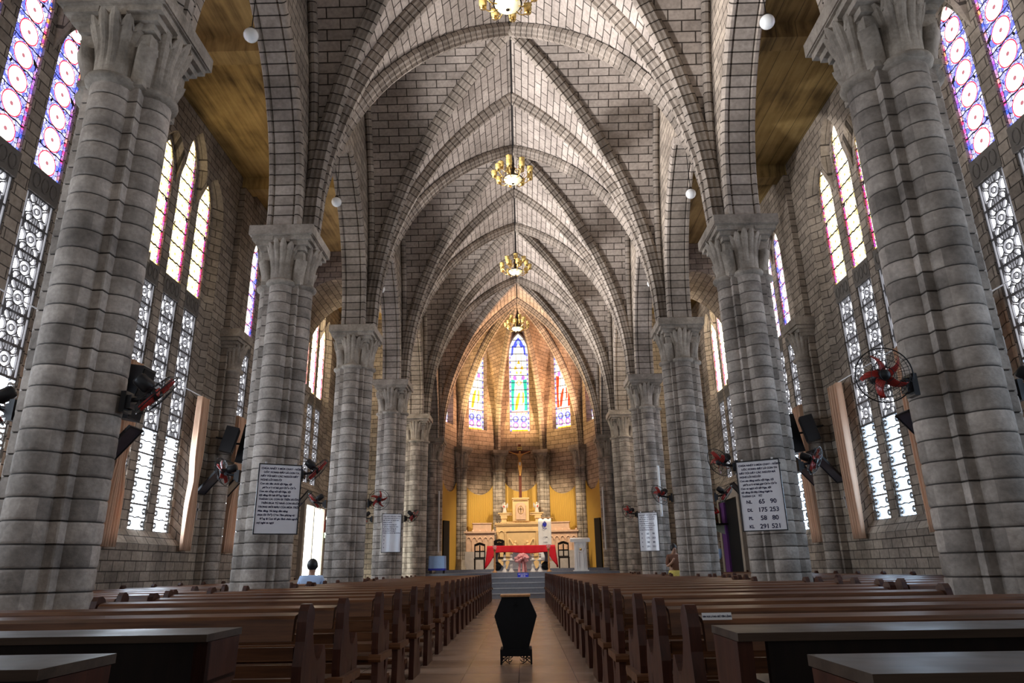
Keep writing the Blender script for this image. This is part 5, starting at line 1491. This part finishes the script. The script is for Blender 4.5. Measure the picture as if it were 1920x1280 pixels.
# the furnishings of the sanctuary stand a little left of the nave axis
for o in list(COL.objects):
    if o.parent is None and o.location.y > 29.3 and o.get('category') in ('sign', 'table', 'tablecloth', 'candle stand', 'candlestick', 'flowers', 'altar', 'tabernacle', 'statuette', 'crucifix', 'banner', 'lectern', 'chair'):
        o.location.x -= .10
# black floodlights on the fifth capitals
for s in (-1, 1):
    t = thing('floodlight', 'black floodlight standing on the fifth %s capital' % SIDE[s], 'floodlight', (s * 3.75, YC[4] + .1, ZC), 0, 'floodlights')
    m = MB(); m.box((0, 0, .03), (.16, .16, .058)); m.tube([(-.1, 0, .06), (-.1, 0, .26)], .012, 6); m.tube([(.1, 0, .06), (.1, 0, .26)], .012, 6); m.build('bracket', M['black_metal'], t)
    m = MB(); m.lathe([(.05, -.12), (.08, -.10), (.10, .04), (.14, .14), (.13, .14), (.0, .05)], (0, 0, .26), 16, rot=Matrix.Rotation(-PI / 2 + .3, 3, 'X')); m.build('lamp_head', M['black'], t)

# saints on brackets
t = thing('saint_statue', 'red-robed saint statue on the left wall beyond the seated man', 'statue', (-7.24, 27.05, 2.5))
lathe_part('robe', [(.17, .001), (.18, .05), (.15, .25), (.12, .48), (.15, .66), (.14, .74), (.06, .80), (.05, .82)], M['robe_red'], t, n=20, rf=lambda a, i: 1 + .07 * math.cos(7 * a))
lathe_part('head', [(.0, .80), (.06, .83), (.085, .91), (.07, .98), (.0, 1.01)], M['skin'], t)
lathe_part('hair', [(.09, .86), (.10, .93), (.075, 1.0), (.0, 1.02)], M['hair'], t, (0, .03, 0))
m = MB(); m.tube(bez([(-.13, 0, .70), (-.17, -.08, .52), (-.05, -.16, .50)]), .04, 8); m.tube(bez([(.13, 0, .70), (.2, -.06, .55), (.14, -.18, .62)]), .04, 8); m.build('arms', M['plaster_white'], t)
m = MB(); m.grid([[(-.10 + .05 * j, -.155 - .01 * (j % 2), .68 - .5 * i / 5) for j in range(4)] for i in range(6)]); m.build('stole', M['plaster_white'], t)
t = thing('statue_bracket', 'green and white plaster bracket under the red-robed saint', 'bracket', (-7.27, 27.05, 2.5))
lathe_part('corbel', [(.0, -.42), (.05, -.36), (.13, -.18), (.22, -.06), (.24, -.001), (.0, -.001)], M['plaster_green'], t)
m = MB(); m.box((-.20, 0, -.1), (.30, .2, .18)); m.build('wall_plate', M['plaster_green'], t)
t = thing('saint_statue', 'small robed statue behind green leaves on the right wall', 'statue', (7.24, 26.75, 2.55))
lathe_part('robe', [(.13, .001), (.14, .05), (.11, .25), (.09, .44), (.115, .56), (.05, .66)], M['brown_top'], t, n=18)
lathe_part('head', [(.0, .64), (.05, .67), (.07, .74), (.055, .80), (.0, .82)], M['skin'], t)
m = MB(); m.tube(bez([(-.10, 0, .56), (-.15, -.08, .42), (.0, -.14, .44)]), .03, 8); m.tube(bez([(.10, 0, .56), (.15, -.08, .42), (.0, -.14, .40)]), .03, 8); m.build('arms', M['robe_red'], t)
t = thing('wall_shelf', 'dark shelf on the right wall holding a statue and leaves', 'shelf', (7.18, 26.5, 2.55))
m = MB(); m.box((0, 0, -.031), (.86, .62, .06)); m.build('board', M['dark_wood'], t)
m = MB(); m.prism([(.42, -.06), (-.3, -.06), (-.1, -.22), (.42, -.42)], .06, fr=lambda a, b, c: (a, c - .03, b)); m.build('bracket', M['plaster_green'], t)
t = thing('leafy_plant', 'green leafy plant in a small pot on the right wall shelf', 'plant', (6.95, 26.25, 2.552))
lathe_part('pot', [(.06, .001), (.085, .12), (.09, .13), (.0, .12)], M['terracotta'], t)
m = MB(); rnd = random.Random(5)
for k in range(60):
    a = rnd.random() * 2 * PI; l = rnd.uniform(.15, .42); up = rnd.uniform(-.3, .9)
    d = Vector((math.cos(a), math.sin(a), up)).normalized(); p0 = Vector((0, 0, .12)) + d * l * .5; sd = d.cross(Vector((0, 0, 1))).normalized() * .03
    tip = p0 + d * l * .6 - Vector((0, 0, l * .35))
    m.poly([p0, p0 + d * .08 + sd, tip, p0 + d * .08 - sd]); m.tube([(0, 0, .1), p0], .004, 4, cap=False)
m.build('leaves', M['green'], t)
t = thing('wall_lamp', 'small blue hanging lantern low on the far right aisle wall', 'lantern', (7.45, 27.3, 1.55))
lathe_part('lantern_body', [(.0, -.25), (.05, -.2), (.13, -.08), (.14, .02), (.08, .12), (.0, .14)], M['blue_cloth'], t, n=10)
m = MB(); m.tube([(0, 0, .14), (0, 0, .42), (.16, 0, .46)], .01, 6); m.build('hook', M['silver'], t)

# ================================================================== people
def person_hair(name, c, r, parent):
    m = MB(); m.lathe([(r[0] * math.sin(PI * q / 12), -r[1] * math.cos(PI * q / 12)) for q in range(3, 13)], c, 18); return m.build(name, M['hair'], parent)
# seated man seen from behind
px, py = MAN
t = thing('person', 'person with dark hair and pale blue shirt sitting in the left aisle, seen from behind', 'person', (px, py, 0))
J = [((0, .06, .53), .15), ((0, .05, .70), (.17, .12)), ((0, .06, .88), (.19, .13)), ((0, .07, 1.03), (.07, .07)), ((0, .09, 1.09), .065), ((0, .10, 1.17), (.085, .10)), ((0, .10, 1.27), (.08, .095)),
     ((-.19, .07, .98), .065), ((-.24, .10, .74), .048), ((-.20, .30, .62), .038), ((-.16, .38, .62), .03),
     ((.19, .07, .98), .065), ((.24, .10, .74), .048), ((.20, .30, .62), .038), ((.16, .38, .62), .03),
     ((-.10, .14, .52), .085), ((-.12, .50, .52), .068), ((-.12, .52, .10), .045), ((-.12, .62, .04), .038),
     ((.10, .14, .52), .085), ((.12, .50, .52), .068), ((.12, .52, .10), .045), ((.12, .62, .04), .038)]
E = [(0, 1), (1, 2), (2, 3), (3, 4), (4, 5), (5, 6), (2, 7), (7, 8), (8, 9), (9, 10), (2, 11), (11, 12), (12, 13), (13, 14), (0, 15), (15, 16), (16, 17), (17, 18), (0, 19), (19, 20), (20, 21), (21, 22)]
skin('body', J, E, M['skin'], t)
SJ = [((0, .06, .50), (.175, .15)), ((0, .05, .70), (.195, .14)), ((0, .06, .88), (.215, .145)), ((0, .07, 1.03), (.09, .085)),
      ((-.20, .07, .97), .082), ((-.25, .10, .78), .066), ((-.245, .14, .70), .062), ((.20, .07, .97), .082), ((.25, .10, .78), .066), ((.245, .14, .70), .062)]
skin('shirt', SJ, [(0, 1), (1, 2), (2, 3), (2, 4), (4, 5), (5, 6), (2, 7), (7, 8), (8, 9)], M['shirt'], t)
TJ = [((0, .08, .54), (.165, .12)), ((-.10, .16, .53), .10), ((-.12, .50, .53), .08), ((-.12, .53, .14), .06), ((.10, .16, .53), .10), ((.12, .50, .53), .08), ((.12, .53, .14), .06)]
skin('trousers', TJ, [(0, 1), (1, 2), (2, 3), (0, 4), (4, 5), (5, 6)], M['trousers'], t)
person_hair('hair', (0, .085, 1.24), (.112, .13), t)
m = MB()
for e in (-1, 1): m.lathe([(.0, -.03), (.018, -.015), (.02, .015), (.0, .03)], (e * .098, .10, 1.21), 8)
m.build('ears', M['skin'], t)
# standing woman half hidden by the third right column
t = thing('person', 'person standing behind the third right column in a dark top and yellow skirt', 'person', (4.22, 20.0, 0), .2)
J = [((0, 0, .92), .14), ((0, 0, 1.10), (.13, .10)), ((0, 0, 1.28), (.16, .11)), ((0, 0, 1.42), .05), ((0, -.02, 1.52), (.07, .085)), ((0, -.02, 1.60), (.07, .085)),
     ((-.17, 0, 1.35), .055), ((-.23, -.02, 1.08), .042), ((-.16, -.18, 1.18), .034), ((-.10, -.24, 1.30), .03), ((.17, 0, 1.35), .055), ((.23, -.02, 1.08), .042), ((.16, -.18, 1.18), .034), ((.10, -.24, 1.30), .03),
     ((-.09, 0, .80), .085), ((-.09, -.01, .46), .06), ((-.09, .02, .10), .042), ((-.09, -.10, .045), .04), ((.09, 0, .80), .085), ((.09, -.01, .46), .06), ((.09, .02, .10), .042), ((.09, -.10, .045), .04)]
E = [(0, 1), (1, 2), (2, 3), (3, 4), (4, 5), (2, 6), (6, 7), (7, 8), (8, 9), (2, 10), (10, 11), (11, 12), (12, 13), (0, 14), (14, 15), (15, 16), (16, 17), (0, 18), (18, 19), (19, 20), (20, 21)]
skin('body', J, E, M['skin'], t)
skin('top', [((0, 0, .92), (.17, .14)), ((0, 0, 1.10), (.15, .12)), ((0, 0, 1.28), (.18, .13)), ((0, 0, 1.40), .075), ((-.18, 0, 1.34), .07), ((-.235, -.02, 1.10), .056), ((.18, 0, 1.34), .07), ((.235, -.02, 1.10), .056)],
     [(0, 1), (1, 2), (2, 3), (2, 4), (4, 5), (2, 6), (6, 7)], M['brown_top'], t)
lathe_part('skirt', [(.17, .98), (.20, .85), (.24, .55), (.28, .25), (.27, .24), (.16, .9)], M['yellow_skirt'], t, n=24, rf=lambda a, i: 1 + .05 * math.cos(9 * a))
person_hair('hair', (0, .01, 1.575), (.095, .12), t)
